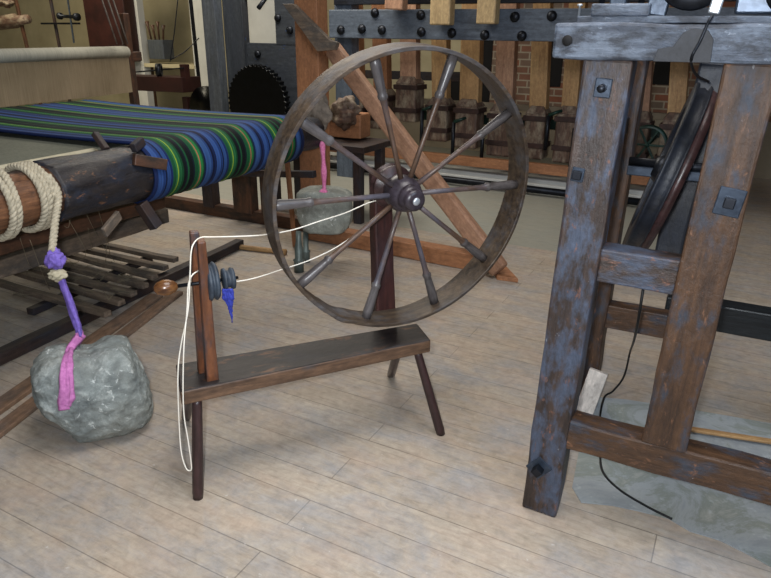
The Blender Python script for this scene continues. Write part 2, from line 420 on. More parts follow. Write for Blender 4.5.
tag(prism('wall_left', [(-9.4, -3), (-9.2, -3), (-9.2, 14), (-9.4, 14)], 0, 3.6, M['plaster'], None, 0), kind='structure')

# ================================================================ SPINNING WHEEL
sw = thing('spinning_wheel', 'large dark wooden spinning wheel on a long low bench with splayed legs', 'spinning wheel', V((-.2, 2.1, 0)))
BZ = .42
fl, fr, rr_, rl = G(180, 392, BZ), G(431, 340, BZ), G(417, 323, BZ), G(175.5, 364, BZ)
def lerp(a, b, t): return a + (b-a)*t
benchdir = (fr-fl).normalized(); baz = math.atan2(benchdir.y, benchdir.x)
M['bench_edge'] = wood('worn_brown_bench_edge', '#3a2a20', '#7d5f48', '#4f4d4f', (.55, .7), .1, .5, .8, .35, 4)
bo = prism('bench', [fl, fr, rr_, rl], BZ-.052, BZ, [M['bench'], M['bench_edge']], sw, .006, rz=baz)
for p in bo.data.polygons: p.material_index = 1 if abs(p.normal.z) < .5 else 0
def leg(top, foot, r0=.016, r1=.019):
    return lathe('leg', top, foot, [(0, r0*.9), (.06, r0), (.5, (r0+r1)/2*1.02), (.93, r1), (1, r1*.9)], M['leg'], sw, 20)
leg(G(197, 398, BZ-.05), G(198, 498) + V((0, 0, .0)), .017, .019)
leg(G(417, 350, BZ-.05), G(441, 434), .016, .019)
leg(G(399, 346, BZ-.05) , G(391, 375), .017, .019)
leg(G(187, 397, BZ-.05)+V((-.01, .06, 0)), G(186, 418), .017, .019)
# mother post
mp0, mp1 = V((-.005, 2.37, BZ)), V((-.026, 2.348, 1.03))
beam('mother_post', mp0, mp1, .085, .06, M['mother'], sw, up=V((benchdir.y, -benchdir.x, 0)).normalized()*1.0, w1=.070, h1=.055, bevel=.008, segs=8, jit=.003)
# wheel
yaw, tilt = .4701, -.086
AX = V((math.sin(yaw)*math.cos(tilt), -math.cos(yaw)*math.cos(tilt), math.sin(tilt)))
E1 = V((math.cos(yaw), math.sin(yaw), 0)); E2 = E1.cross(AX)
if E2.z < 0: E2 = -E2
WC, WR, WW = V((.0602, 2.18, .9895)), .4818, .108
wm = Matrix((E1, E2, AX if E1.cross(E2).dot(AX) > 0 else -AX)).transposed().to_4x4(); wm.translation = WC
zs = 1 if E1.cross(E2).dot(AX) > 0 else -1      # local +z*zs faces the viewer
bm = bmesh.new(); n = 144; prof = [(-.5, 0), (-.5, -.013), (-.25, -.0115), (.25, -.0115), (.5, -.013), (.5, 0), (.25, .0012), (-.25, .0012)]
rings = []
for k in range(n):
    a = 2*PI*k/n
    rough = .0016*noise.noise(V((math.cos(a)*3, math.sin(a)*3, 1)))
    wob = 1 + .05*noise.noise(V((math.cos(a)*2.5, math.sin(a)*2.5, 5)))
    if abs(((math.degrees(a) - 236 + 180) % 360) - 180) < 7: rough += .006*(math.sin(math.degrees(a)*2.1)*.5+.5)
    rings.append([bm.verts.new(((WR+dr+rough)*math.cos(a), (WR+dr+rough)*math.sin(a), f*WW*wob)) for f, dr in prof])
for k in range(n):
    a, b = rings[k], rings[(k+1) % n]
    for q in range(len(prof)): bm.faces.new((a[q], a[(q+1) % len(prof)], b[(q+1) % len(prof)], b[q]))
rim = link('rim', bm, M['wheel'], sw, wm, bevel=.0015, seg=1)
for p in rim.data.polygons: p.use_smooth = True
try: rim.data.set_sharp_from_angle(angle=math.radians(35))
except Exception: pass
hub_ = lathe('hub', WC-AX*.065, WC+AX*.085, [(0, .03), (.02, .05), (.16, .06), (.4, .0635), (.58, .057), (.66, .048), (.69, .042), (.72, .046), (.78, .045), (.83, .039), (.86, .036), (.9, .038), (.97, .035), (1, .022)], M['hub'], sw, 40)
hubc = lathe('axle_end', WC+AX*.084, WC+AX*.090, [(0, .014), (.7, .013), (1, .006)], M['steel'], hub_, 20, label='pale metal tip of the axle')
lathe('axle', WC-AX*.16, WC-AX*.06, [(0, .014), (1, .014)], M['iron'], sw, 16)
lathe('drive_pulley', WC-AX*.118, WC-AX*.078, [(0, .076), (.2, .078), (.3, .066), (.7, .066), (.8, .078), (1, .076)], M['leg'], sw, 40)
for ang in (144.4, 107, 71.8, 33, -1, -38.6, -70, -105.5, -143.6, 179):
    a = math.radians(ang); d = E1*math.cos(a)+E2*math.sin(a)
    spk = lathe('spoke', WC+d*.05, WC+d*(WR-.008), [(0, .0095), (.3, .0085), (.62, .010), (.665, .0125), (.68, .0165), (.70, .0165), (.715, .0135), (.74, .0145), (.92, .0178), (1, .0165)], [M['spoke'], M['spokegrey']], sw, 18)
    for p in spk.data.polygons: p.material_index = 1 if p.center.x > .07 else 0
# spindle posts
fb, rb = G(212, 378, BZ), G(203, 371, BZ)
ft, rt = at(201, 240, 1.83), at(194, 231, 1.90)
upv = V((benchdir.y, -benchdir.x, 0))
beam('spindle_post', fb+V((0, 0, -.0)), ft, .040, .04, M['upright'], sw, up=upv, w1=.024, h1=.03, bevel=.004, segs=5, jit=.002)
beam('spindle_post', rb, rt, .034, .034, M['upright'], sw, up=upv, w1=.028, h1=.026, bevel=.004, segs=5, jit=.002)
# spindle with knob, whorl and spool
sc_ = at(206, 282, 1.875); ud = benchdir
def SP(t, dy=0, dz=0): return sc_ + ud*t + V((0, dy, dz))
spn = lathe('spindle', SP(-.11), SP(.10), [(0, .006), (1, .005)], M['iron'], sw, 12)
lathe('spindle_knob', SP(-.155), SP(-.085), [(0, .004), (.04, .011), (.15, .019), (.4, .025), (.62, .0245), (.85, .018), (.95, .012), (1, .007)], M['knob'], spn, 332, label='polished round brown knob')
lathe('whorl', SP(-.002), SP(.036), [(0, .03), (.05, .056), (.25, .062), (.4, .057), (.5, .047), (.6, .057), (.75, .061), (.95, .054), (1, .03)], M['spool'], spn, 336, label='slate grey grooved whorl')
lathe('spool', SP(.05), SP(.088), [(0, .018), (.05, .034), (.25, .036), (.35, .028), (.6, .027), (.7, .035), (.95, .033), (1, .02)], M['spool'], spn, 332, label='small slate grey spool')
# white drive cord (a thing tied round the wheel)
cp = lambda x, y, Y_: at(x, y, Y_)
def onpul(x, y): return at(x, y, 2.26)
wp = [onpul(383, 199), cp(368, 203, 2.24), cp(345, 213, 2.2), cp(320, 221, 2.14), cp(292, 230, 2.08), cp(262, 235, 2.01), cp(235, 236.5, 1.94),
      cp(212, 237, 1.875), cp(201, 237.5, 1.85), cp(194, 243, 1.805), cp(191, 253, 1.79), cp(190, 275, 1.79), cp(188, 310, 1.79), cp(181, 345, 1.79), cp(178, 372, 1.775), cp(178.5, 410, 1.78),
      cp(181, 450, 1.775), cp(186, 468, 1.77), cp(191, 470, 1.77), cp(191, 462, 1.77), cp(188, 440, 1.77), cp(184, 415, 1.77), cp(183, 385, 1.77), cp(184, 345, 1.775),
      cp(187, 310, 1.80), cp(188, 288, 1.81), cp(191, 277, 1.82), cp(197, 271.5, 1.84), cp(205, 269, 1.905), cp(214, 266, 1.93)]
tube('drive_cord', wp, .0021, M['cord'], None, 8, 8)
tag(bpy.data.objects['drive_cord'], 'white cord from wheel hub over the left posts hanging in a loop beside the bench', 'cord')
wp2 = [onpul(390, 207), cp(372, 222, 2.24), cp(340, 245, 2.18), cp(310, 260, 2.12), cp(280, 270, 2.06), cp(255, 278, 2.01), cp(236, 281.5, 1.96), cp(227, 281, 1.925), cp(222, 278, 1.915), cp(219, 287, 1.91), cp(214, 296, 1.91)]
tag(tube('drive_cord', wp2, .0021, M['cord'], None, 8, 8), 'white cord from wheel hub slanting down to the grey spool', 'cord')
# blue yarn tail
bm = bmesh.new()
for k, (dx, e) in enumerate(((-.011, .07), (.0, .10), (.012, .06), (.004, .115), (-.005, .085), (.008, .08), (-.008, .05))):
    c = SP(.072)
    add_tube(bm, smooth_path([c+V((dx, -.03, -.022)), c+V((dx*1.3, -.034, -.05)), c+V((dx*.7+.003, -.03, -.022-e*.7)), c+V((dx*.4+.004, -.03, -.022-e))], 5), lambda t: .005*(1-.5*t)+.0012*math.sin(t*21+e*90), 7)
tag(link('yarn_tail', bm, M['blueyarn'], smooth=True), 'tuft of blue yarn hanging from the small grey spool', 'yarn')

# ================================================================ MACHINE ON THE RIGHT
TM = math.radians(-27); D = V((math.cos(TM), math.sin(TM), 0)); DN = V((-D.y, D.x, 0)); MO = G(521, 508)
def m(x, y, z): return MO + D*x + DN*y + V((0, 0, z))
mf = thing('machine_frame', 'heavy worn blue-black timber machine frame with slanted posts at right', 'machine', m(.4, .4, 0))
def post(x0, x1, xt0, xt1, y0, y1, z0, z1, mat, name='post', **k):
    c0, c1 = (x0+x1)/2, (xt0+xt1)/2; yc = (y0+y1)/2
    return beam(name, m(c0, yc, z0), m(c1, yc, z1), (x1-x0), (y1-y0), mat, mf, up=-DN, w1=xt1-xt0, h1=y1-y0, bevel=.008, segs=14, jit=.006, **k)
post(0, .114, .034, .156, 0, .1, 0, 1.445, M['machine'])
post(.331, .455, .360, .482, 0, .1, .372, 1.445, M['machine_brown'])
post(.93, 1.05, .95, 1.07, 0, .1, 0, 1.445, M['machine_brown'])
bz = lambda *a, **k: beam(*a, **k)
beam('rail', m(.112, .05, .325), m(.945, .05, .325), .085, .102, M['machine_brown'], mf, bevel=.006, segs=12, jit=.005)
beam('rail', m(.140, .05, .897), m(.347, .05, .893), .075, .098, M['machine'], mf, bevel=.005, segs=4, jit=.003)
beam('top_beam', m(-.045, .055, 1.486), m(1.12, .055, 1.486), .14, .086, M['machine_top'], mf, bevel=.008, segs=16, jit=.006)
beam('top_board', m(.0, .085, 1.538), m(1.12, .085, 1.538), .12, .018, M['machine_top'], mf, bevel=.003, segs=8, jit=.003)
KB = .74
post(-.01, .095, .0, .105, KB, KB+.1, 0, 1.445, M['machine_brown'])
post(.245, .33, .285, .37, .5, .58, .74, 1.43, M['machine_dark'], 'hanging_post')
post(.93, 1.05, .95, 1.07, KB, KB+.1, 0, 1.445, M['machine_brown'])
beam('rail', m(.09, KB+.05, .44), m(.32, KB+.05, .44), .07, .10, M['machine_brown'], mf, segs=4, jit=.003)
beam('rail', m(.30, KB+.16, .475), m(1.6, KB+.16, .475), .09, .11, M['black_rail'], mf, bevel=.006, label='black painted lower rail behind')
beam('rear_beam', m(-.02, KB+.05, 1.49), m(1.12, KB+.05, 1.49), .1, .09, M['machine_dark'], mf)
for x in (.05, 1.0): beam('side_rail', m(x, .1, 1.2 if x < .5 else .33), m(x, KB, 1.2 if x < .5 else .33), .05, .06, M['machine_dark'], mf)
beam('cross_bar', m(.14, .36, 1.11), m(.44, .36, 1.11), .05, .028, M['ironblue'], mf, bevel=.003, label='blue iron bar across the frame')
lathe('support_rod', m(.425, .35, 1.11), m(.425, .35, 1.45), [(0, .012), (1, .012)], M['iron'], mf, 12)
# bolts with square washers
def bolt(x, y, z, s=.022, w=.045, rot=0, long=.018, round_=False):
    c = m(x, y, z); mw = Matrix((D, DN, V((0, 0, 1)))).transposed().to_4x4(); mw.translation = c
    R_ = Matrix.Rotation(rot, 4, 'Y')
    def part(nm, sx, sz, dep, off, mat, par):
        bm = bmesh.new(); bmesh.ops.create_cube(bm, size=1)
        bmesh.ops.scale(bm, vec=(sx, dep, sz), verts=bm.verts)
        mm = mw @ R_ @ Matrix.Translation((0, off, 0))
        return link(nm, bm, mat, par, mm, bevel=.0025)
    wa = part('washer', w, w*1.15, .006, -.003, M['ironblue'], mf)
    if round_: lathe('bolt_head', c-DN*.006, c-DN*(.006+long), [(0, s*.55), (.9, s*.5), (1, s*.35)], M['iron'], wa, 16)
    else: part('bolt_head', s, s, long, -.006-long/2, M['iron'] if s > .02 else M['ironblue'], wa)
bolt(.093, -.003, 1.375, .02, .042, .05, .03, True)
bolt(.056, -.003, 1.148, .024, .034, .1, .014)
bolt(.432, -.003, 1.118, .026, .062, .12, .016)
bolt(.045, -.003, .185, .028, .058, .7, .03)
lathe('bolt_hole', m(-.008, -.0165, 1.487), m(-.008, -.0185, 1.487), [(0, .0135), (1, .0125)], M['dark'], mf, 20)
lathe('nail', m(.0, .05, 1.53), m(.0, .05, 1.575), [(0, .003), (.9, .003), (.9, .007), (1, .007)], M['steel'], mf, 10)
# dark stepped patch: a thin dark plate set flat on the beam front
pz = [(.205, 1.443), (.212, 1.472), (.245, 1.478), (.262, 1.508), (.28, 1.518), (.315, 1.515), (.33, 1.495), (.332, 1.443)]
plate('dark_patch', [m(x, -.0215, z) for x, z in pz], .004, -DN, M['darkpatch'], mf, .001, 'dark stepped patch on the top beam')
# belt and wire
tube('wire', [m(.318, -.022, 1.545), m(.312, -.03, 1.53), m(.302, -.032, 1.49), m(.290, -.03, 1.45), m(.30, .1, 1.41), m(.325, .28, 1.385)], .0035, M['iron'], mf)
# pulley wheel seen nearly edge on
pc = m(.252, .36, 1.115); prd = .262
pax = (D*math.cos(math.radians(4)) + DN*math.sin(math.radians(4)) + V((0, 0, -.27))).normalized()
def P_(nm, off0, off1, prof, mat, par=mf, lab=None): return lathe(nm, pc+pax*off0, pc+pax*off1, prof, mat, par, 72, label=lab)
bm = bm_lathe([(-.028, prd-.07), (-.028, prd), (-.022, prd+.004), (-.018, prd-.012), (-.002, prd-.006), (.012, prd-.012), (.014, prd+.004), (.018, prd), (.018, prd-.07), (-.028, prd-.07)], 80, False)
wheelp = link('pulley_rim', bm, M['machine_dark'], mf, frame(pc-pax*.01, pc+pax*.01), True, label='grooved dark pulley rim')
link('pulley_side', bm_lathe([(.018, prd-.09), (.018, prd-.004), (.042, prd-.012), (.042, prd-.09), (.018, prd-.09)], 80, False), M['leg'], wheelp, frame(pc-pax*.01, pc+pax*.01), True, label='brown wooden side of the pulley')
lathe('pulley_hub', pc-pax*.04, pc+pax*.04, [(0, .03), (.2, .042), (.8, .042), (1, .03)], M['iron'], wheelp, 24)
pe1, pe2 = frame_pts(pc, pax)
for k in range(6):
    a = k*PI/3+.3; d = pe1*math.cos(a)+pe2*math.sin(a)
    beam('pulley_spoke', pc+d*.035, pc+d*(prd-.06), .025, .02, M['iron'], wheelp, up=pax)
lathe('pulley_shaft', m(.14, .36, 1.135), m(.46, .36, 1.135), [(0, .014), (1, .014)], M['iron'], mf, 16)
# machinery on the top beam
beam('bearing_block', m(.035, .07, 1.560), m(.175, .07, 1.560), .10, .030, M['machine_top'], mf, bevel=.004)
beam('bearing_block', m(.075, .07, 1.60), m(.115, .07, 1.60), .07, .07, M['ironblue'], mf, bevel=.004)
for x in (.055, .15): lathe('bolt', m(x, .045, 1.56), m(x, .045, 1.62), [(0, .008), (.6, .008), (.6, .014), (1, .014)], M['iron'], mf, 10)
beam('bracket', m(.185, .06, 1.547), m(.205, .06, 1.70), .05, .02, M['ironblue'], mf, up=-DN)
lathe('roller_end', m(.262, .02, 1.64), m(.262, .07, 1.64), [(0, .05), (.05, .078), (.15, .082), (.85, .082), (1, .07)], M['iron'], mf, 40)
lathe('roller_end', m(.262, .012, 1.64), m(.262, .022, 1.64), [(0, .012), (1, .02)], M['steel'], mf, 16)
beam('lever', m(.318, -.0, 1.550), m(.345, -.0, 1.72), .026, .012, M['steel'], mf, up=-DN, label='pale slanted metal lever')
lathe('roller_end', m(.475, .02, 1.605), m(.475, .08, 1.605), [(0, .03), (.02, .056), (.1, .060), (.9, .060), (1, .05)], M['iron'], mf, 40)
lathe('roller_end', m(.475, .012, 1.612), m(.475, .022, 1.612), [(0, .012), (1, .02)], M['ironblue'], mf, 16)
beam('side_plate', m(.36, .05, 1.63), m(.56, .05, 1.63), .03, .16, M['ironblue'], mf, bevel=.006)
lathe('roller', m(.2, .12, 1.66), m(.2, .7, 1.66), [(0, .06), (1, .06)], M['machine_dark'], mf, 32)
beam('block', m(.50, .04, 1.553), m(.53, .04, 1.553), .04, .02, M['iron'], mf)

# things by the machine
blk0 = G(585, 424); 
beam('wood_block', G(581, 420, .01), G(599, 371, .22), .075, .035, M['whitewood'], None, bevel=.004, up=-DN)
tag(bpy.data.objects['wood_block'], 'short whitish wooden block leaning behind the left machine post', 'block')
cbl = [m(.245, .30, .88), m(.247, .3, .6), G(630, 352, .12), G(624, 376, .05), G(613, 391, .015), G(604, 398, .006), G(599, 425, .006), G(600, 452, .006), G(603, 472, .006), G(620, 490, .006), G(648, 507, .006), G(672, 519, .006)]
tag(tube('power_cable', cbl, .0045, M['cable'], None, 8, 8), 'thin black cable hanging through the machine and trailing over the floor', 'cable')
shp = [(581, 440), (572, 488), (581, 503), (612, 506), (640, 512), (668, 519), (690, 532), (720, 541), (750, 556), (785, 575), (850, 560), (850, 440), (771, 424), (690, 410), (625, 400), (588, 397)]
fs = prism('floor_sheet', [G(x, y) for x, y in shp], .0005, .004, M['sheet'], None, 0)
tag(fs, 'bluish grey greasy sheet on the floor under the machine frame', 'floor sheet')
beam('wooden_lath', G(690, 429, .02), G(800, 446, .02), .03, .012, M['yellowpine'])
tag(bpy.data.objects['wooden_lath'], 'thin yellowish lath lying on the sheet under the machine', 'lath')

# ================================================================ NEAR LOOM AT LEFT
lm = thing('loom', 'old hand loom with striped wool warp over a thick log beam', 'loom', V((-1.6, 4.0, 0)))
LZ = .885
l0, l1 = G(20, 199, LZ), G(283, 139, LZ); LD = (l1-l0).normalized(); LL = (l1-l0).length
LP = V((LD.y, -LD.x, 0)); 
if LP.y > 0: LP = -LP                 # towards the viewer / right
def L_(t, off=0, z=LZ): q = l0+LD*t - LP*off; return V((q.x, q.y, z))   # off goes away to the left
def log_prof(x): return .128+.004*noise.noise(V((x*4, 0, 0)))
t_tart = (G(122, 172, LZ)-l0).dot(LD)
# bare near end with rope, charred middle
def irregular_log(name, t0, t1, r, mat, seed, nseg=40):
    bm = bmesh.new(); rings = []; nn = 48
    for k in range(nseg+1):
        x = (t1-t0)*k/nseg
        rings.append([bm.verts.new((x-(t1-t0)/2, (r+.012*noise.noise(V((x*3+seed, math.cos(a)*2, math.sin(a)*2)))+.007*noise.noise(V((x*6+seed, math.cos(a)*12, math.sin(a)*12))))*math.cos(a), (r+.008*noise.noise(V((x*3+seed, math.cos(a)*2, math.sin(a)*2)))+.007*noise.noise(V((x*6+seed, math.cos(a)*12, math.sin(a)*12))))*math.sin(a))) for a in [2*PI*j/nn for j in range(nn)]])
    for a, b in zip(rings, rings[1:]):
        for q in range(nn): bm.faces.new((a[q], a[(q+1) % nn], b[(q+1) % nn], b[q]))
    bm.faces.new(rings[0][::-1]); bm.faces.new(rings[-1])
    return link(name, bm, mat, lm, frame(L_(t0), L_(t1)), True)
irregular_log('warp_beam', .11, t_tart+.05, .123, M['log'], 1, 40)
irregular_log('warp_beam_end', -1.0, .11, .108, M['logbare'], 7, 30)['label'] = 'bare brown end of the log beam'
irregular_log('warp_beam_core', t_tart+.05, LL+.34, .10, M['log'], 3, 20)
# warp: wraps round the beam then runs away to the left, one cloth sheet with thickness
BO = 1.66                                    # distance from the beam to the hanging warp
bm = bmesh.new(); uvl = bm.loops.layers.uv.new('uv'); rows = []; width = LL-t_tart+.02; NX = 70
R_ = .143
prof = []
for k in range(25):
    a = math.radians(-150 + k*10)          # 0 = towards viewer, 90 = up
    prof.append((-R_*math.cos(a), R_*math.sin(a)))     # (off, dz)
prof += [(R_*.5 + (BO-R_*.5)*j/16, R_*.985+.01*j/16-.012*math.sin(PI*j/16)) for j in range(1, 17)]
for i in range(NX+1):
    t = t_tart + width*i/NX
    rows.append([bm.verts.new(L_(t, off, LZ+dz + .0022*math.sin(i*1.7))) for off, dz in prof])
for i in range(NX):
    for j in range(len(prof)-1):
        f = bm.faces.new((rows[i][j], rows[i+1][j], rows[i+1][j+1], rows[i][j+1]))
        for lp, (a_, b_) in zip(f.loops, ((i, j), (i+1, j), (i+1, j+1), (i, j+1))): lp[uvl].uv = (a_/NX, b_/len(prof))
wf = link('striped_warp', bm, M['tartan'], lm, None, True, label='blue, green and black striped wool warp')
so = wf.modifiers.new('solid', 'SOLIDIFY'); so.thickness = .012; so.offset = -1
# dark rolled layer under the stripes
for tt, ang in ((t_tart-.10, 100), (t_tart-.04, 60), (t_tart+.0, 10)):
    a = math.radians(ang)
dirt = lambda t, a, r: L_(t, -r*math.cos(math.radians(a)), LZ+r*math.sin(math.radians(a)))
beam('wedge', dirt(t_tart-.085, 38, .142), dirt(t_tart+.055, 16, .165), .05, .03, M['loomred'], lm, up=LP)
beam('wedge', dirt(t_tart-.05, 58, .15), dirt(t_tart+.02, 66, .165), .04, .03, M['loomdark'], lm, up=LP)
beam('upright_peg', L_(t_tart-.10, .03, LZ+.12), L_(t_tart-.09, .10, LZ+.185), .03, .025, M['loomdark'], lm, up=LP)
beam('bearing_bracket', L_(t_tart-.16, -.06, LZ-.15), L_(t_tart-.28, -.09, LZ-.20), .02, .045, M['slat'], lm)
beam('bearing_bracket', L_(t_tart-.02, -.05, LZ-.13), L_(t_tart+.02, -.09, LZ-.25), .05, .05, M['loomdark'], lm, up=LP)
# undyed cloth below the warp with its pale lath edge
u0, u1 = .25, t_tart-.02
zc = LZ+.10
ca, cb = G(-60, 181, zc), G(97, 151, zc)
cdir = V((-LP.x, -LP.y, 0))
c_far = [ca, cb+LD*.9-LP*0, cb + LD*.9 + cdir*1.4, ca + cdir*1.4]
c_far[1] = cb+LD*.9+cdir*.12; c_far.insert(1, cb)
plate('undyed_cloth', [V((p.x, p.y, zc-.006)) for p in c_far], .006, (0, 0, 1), M['undercloth'], lm, 0, 'grey undyed cloth under the striped warp')
lathe('cloth_lath', ca+V((0, 0, .0)), cb, [(0, .017), (.97, .017), (1, .008)], M['creamfab'], lm, 16, label='cream lath along the cloth edge')
# hanging warp and its roller
h0, h1 = L_(-.3, BO, 1.02), L_(LL*1.02, BO, 1.02)
hb0, hb1 = G(0, 107, 1.03), G(131, 92, 1.03); hd = (hb1-hb0).normalized(); hstart = hb0-hd*1.2
tz = 1.33
def sheetplane(name, z0, z1, mat, lab, off=0):
    p = [V((hstart.x, hstart.y, z0)), V((hb1.x, hb1.y, z0)), V((hb1.x, hb1.y, z1)), V((hstart.x, hstart.y, z1))]
    return plate(name, p, .02, LP, mat, lm, 0, lab)
sheetplane('hanging_warp', 1.03, tz, M['warp'], 'beige undyed threads hanging in a curtain')
lathe('warp_roller', V((hstart.x, hstart.y, tz+.005)), V((hb1.x, hb1.y, tz+.005)), [(0, .045), (1, .045)], M['warproll'], lm, 28, label='grey thread wound on a roller')
he = V((hb1.x, hb1.y, 0))+hd*.03
beam('harness_post', he+V((0, 0, .0)), he+V((0, 0, 1.62)), .06, .05, M['loomred'], lm, up=LP)
beam('roller_block', he+V((0, 0, tz-.03)), he+hd*.12+V((0, 0, tz-.03)), .06, .07, M['loomred'], lm)
he2 = V((hstart.x, hstart.y, 0)); beam('harness_post', he2, he2+V((0, 0, 1.62)), .06, .05, M['loomred'], lm, up=LP)
# far side frame: sill, legs, tall post, brace
s0, s1 = G(150, 198), G(345, 238)
FV = s1.dot(N)
beam('far_sill', W(s0.dot(A)-.6, FV+.02, .05), W(s1.dot(A)+.0, FV+.02, .05), .09, .10, M['loomred'], lm)
fz = lambda x, y, v=None: pl(x, y, FV if v is None else v)
def fpost(x, w, ztop, mat, nm='frame_leg', dep=.1):
    s, _ = fz(x, 205); beam(nm, W(s, FV, .08), W(s, FV, ztop), w, dep, mat, lm, up=-N)
fpost(246, .19, .80, M['loomred'])
fpost(212, .11, .70, M['loomdark'])
fpost(268, .07, .80, M['loomred'])
tp = thing('post_and_brace', 'tall orange-brown timber post with slanting pine brace and floor sill', 'timber frame', W(-2.5, FV+.1, 0))
s_post, _ = pl(312, 130, FV+.12)
s_top, _ = pl(316, 20, FV+.12)
beam('post', W(s_post+.02, FV+.12, 0), W(s_post+.02, FV+.12, 2.6), .20, .14, M['orange'], tp, up=-N, bevel=.006, segs=6, jit=.004)
beam('sill', W(s_post+.1, FV-.13, .06), W(-1.38, FV-.17, .06), .11, .115, M['orange'], tp, bevel=.006)
br1 = G(508, 281); br0 = at(332, 48, br1.y+1.15)
beam('brace', br0, br1+V((-.05, .03, .06)), .13, .08, M['pine'], tp, up=-N, bevel=.02, segs=8, jit=.006)
prism('brace_foot', [G(487, 266), G(497, 280), G(518, 283), G(504, 268), G(494, 258)], .0, .03, M['orange'], tp)
bk0, bk1, bk2 = pl(284, 4, FV-.0), pl(322, 50, FV-.0), pl(338, 47, FV-.0)
plate('bracket', [W(bk0[0], FV-.02, bk0[1]), W(bk0[0]+.09, FV-.02, bk0[1]+.0), W(bk1[0]+.07, FV-.02, bk1[1]+.07), W(bk2[0], FV-.02, bk2[1]+.03), W(bk2[0]-.02, FV-.02, bk2[1]-.02), W(bk1[0]-.03, FV-.02, bk1[1]-.01)], -.05, -N, M['slat'], tp, .004, 'grey weathered angled bracket')
beam('cross_rail', pl3 := W(pl(240, 168, FV)[0], FV-.1, pl(250, 172, FV)[1]), W(pl(322, 172, FV)[0], FV-.1, pl(322, 172, FV)[1]), .05, .05, M['loomdark'], lm)
# near lower rails of the loom under the log
def rail2(a, b, z, w, h, mat, name='lower_rail'):
    return beam(name, G(*a, z), G(*b, z), w, h, mat, lm, bevel=.006, segs=10, jit=.005)
rail2((-60, 262), (160, 201), .56, .09, .07, M['loomred'])
rail2((-80, 290), (160, 214), .40, .15, .09, M['slat'])
rail2((-60, 385), (240, 243), .035, .07, .06, M['loomdark'], 'floor_rail')
# legs holding the lower rails (outside the photo on the left and at the far end)
e0, e1 = G(-60, 262, .56), G(-80, 293, .40)
beam('near_leg', V((e1.x, e1.y, 0)), V((e1.x, e1.y, .9)), .12, .12, M['loomred'], lm, up=LP)
# treadles: slats across
for k, (x, y) in enumerate(((108, 314), (122, 303), (134, 294), (146, 286), (155, 277), (166, 268), (176, 260))):
    e = G(x, y, .10); ln = .95+.05*math.sin(k*2.3); wob = V((0, .03*math.sin(k*1.9), 0))
    beam('treadle', e-A*ln+wob, e, .05, .03, M['slat'], lm, bevel=.004, segs=6, jit=.005)
beam('treadle_bar', G(30, 312, .06), G(150, 258, .06), .05, .04, M['loomdark'], lm)
# loose threads under the log
bm = bmesh.new()
for (x0, y0, z0, x1, y1, z1, w) in ((72, 203, .77, 64, 226, .66, .02), (82, 205, .75, 115, 262, .2, .0), (95, 200, .75, 110, 258, .25, .02), (20, 238, .7, 32, 268, .4, .0),
        (30, 240, .7, 50, 290, .2, .01), (66, 215, .7, 78, 262, .4, .03), (106, 232, .5, 105, 262, .2, .0), (88, 228, .6, 90, 250, .3, .02)):
    a, b = G(x0, y0, z0), G(x1, y1, z1)
    md = (a+b)/2 + V((random.uniform(-w, w)*2, w, -.04-w))
    add_tube(bm, smooth_path([a, md, b], 8), .0011, 5)
for k in range(46):
    c = G(random.uniform(20, 130), random.uniform(262, 300), .16)
    pts = [c+V((random.uniform(-.05, .05), random.uniform(-.05, .05), random.uniform(-.005, .03))) for _ in range(4)]
    add_tube(bm, smooth_path(pts, 5), .0009, 4)
tag(link('loose_threads', bm, M['thread'], smooth=True), 'tangle of loose beige threads on the treadles under the log beam', 'threads', kind='stuff')

# two boards lying on the floor by the loom
for i, (a, b, w) in enumerate((((-40, 437), (157, 297), .085), ((-25, 452), (178, 294), .07))):
    o = beam('floor_board', G(*a)+V((0, 0, .012)), G(*b)+V((0, 0, .012)), w, .02, M['tanboard'], None, bevel=.003)
    tag(o, ('thin tan board on the floor by the large stone, nearer the loom', 'thin tan board on the floor behind the large stone, nearer the spinning wheel')[i], 'board')

# ---------------------------------------------------------------- stones
def stone(name, c, size, planes, mat, seed, sub=5, k=16, amp=.05):
    bm = bmesh.new(); bmesh.ops.create_icosphere(bm, subdivisions=sub, radius=1)
    PN = [(V(n_).normalized(), d_) for n_, d_ in planes]
    for v in bm.verts:
        d = v.co.normalized(); s = 0
        for n_, d_ in PN:
            q = n_.dot(d)
            if q > .02: s += (q/d_)**k
        r = s**(-1/k)
        r *= 1+amp*noise.noise(d*2.2+V((seed, 0, 0)))+amp*.45*noise.noise(d*6+V((seed, 3, 0)))+amp*.2*noise.noise(d*16+V((seed, 3, 0)))
        v.co = V((d.x*r*size[0], d.y*r*size[1], d.z*r*size[2]))
    zmin = min(v.co.z for v in bm.verts)
    mw = Matrix.Translation((c[0], c[1], c[2]-zmin if c[2] is not None and len(c) < 4 else c[2]))
    return link(name, bm, mat, None, mw, True)
sd = G(97, 449) + V((-.035, .12, 0))
OUT = [(-.93, .62), (-.72, .93), (-.35, .96), (.0, .82), (.42, 1.0), (.72, .86), (.86, .4), (.95, -.1), (1.0, -.5), (.93, -.85), (.55, -1.0), (.0, -1.0), (-.42, -.93), (-.66, -.5), (-.88, -.15), (-1.0, .2)]
def r2d(ph):
    dx, dz = math.cos(ph), math.sin(ph); best = .9
    for i in range(len(OUT)):
        (ax_, az_), (bx_, bz_) = OUT[i], OUT[(i+1) % len(OUT)]
        den = dx*(bz_-az_)-dz*(bx_-ax_)
        if abs(den) < 1e-9: continue
        t = (ax_*(bz_-az_)-az_*(bx_-ax_))/den; u = (ax_*dz-az_*dx)/den
        if t > 0 and -1e-6 <= u <= 1+1e-6: best = t
    return best
bm = bmesh.new(); bmesh.ops.create_icosphere(bm, subdivisions=6, radius=1)
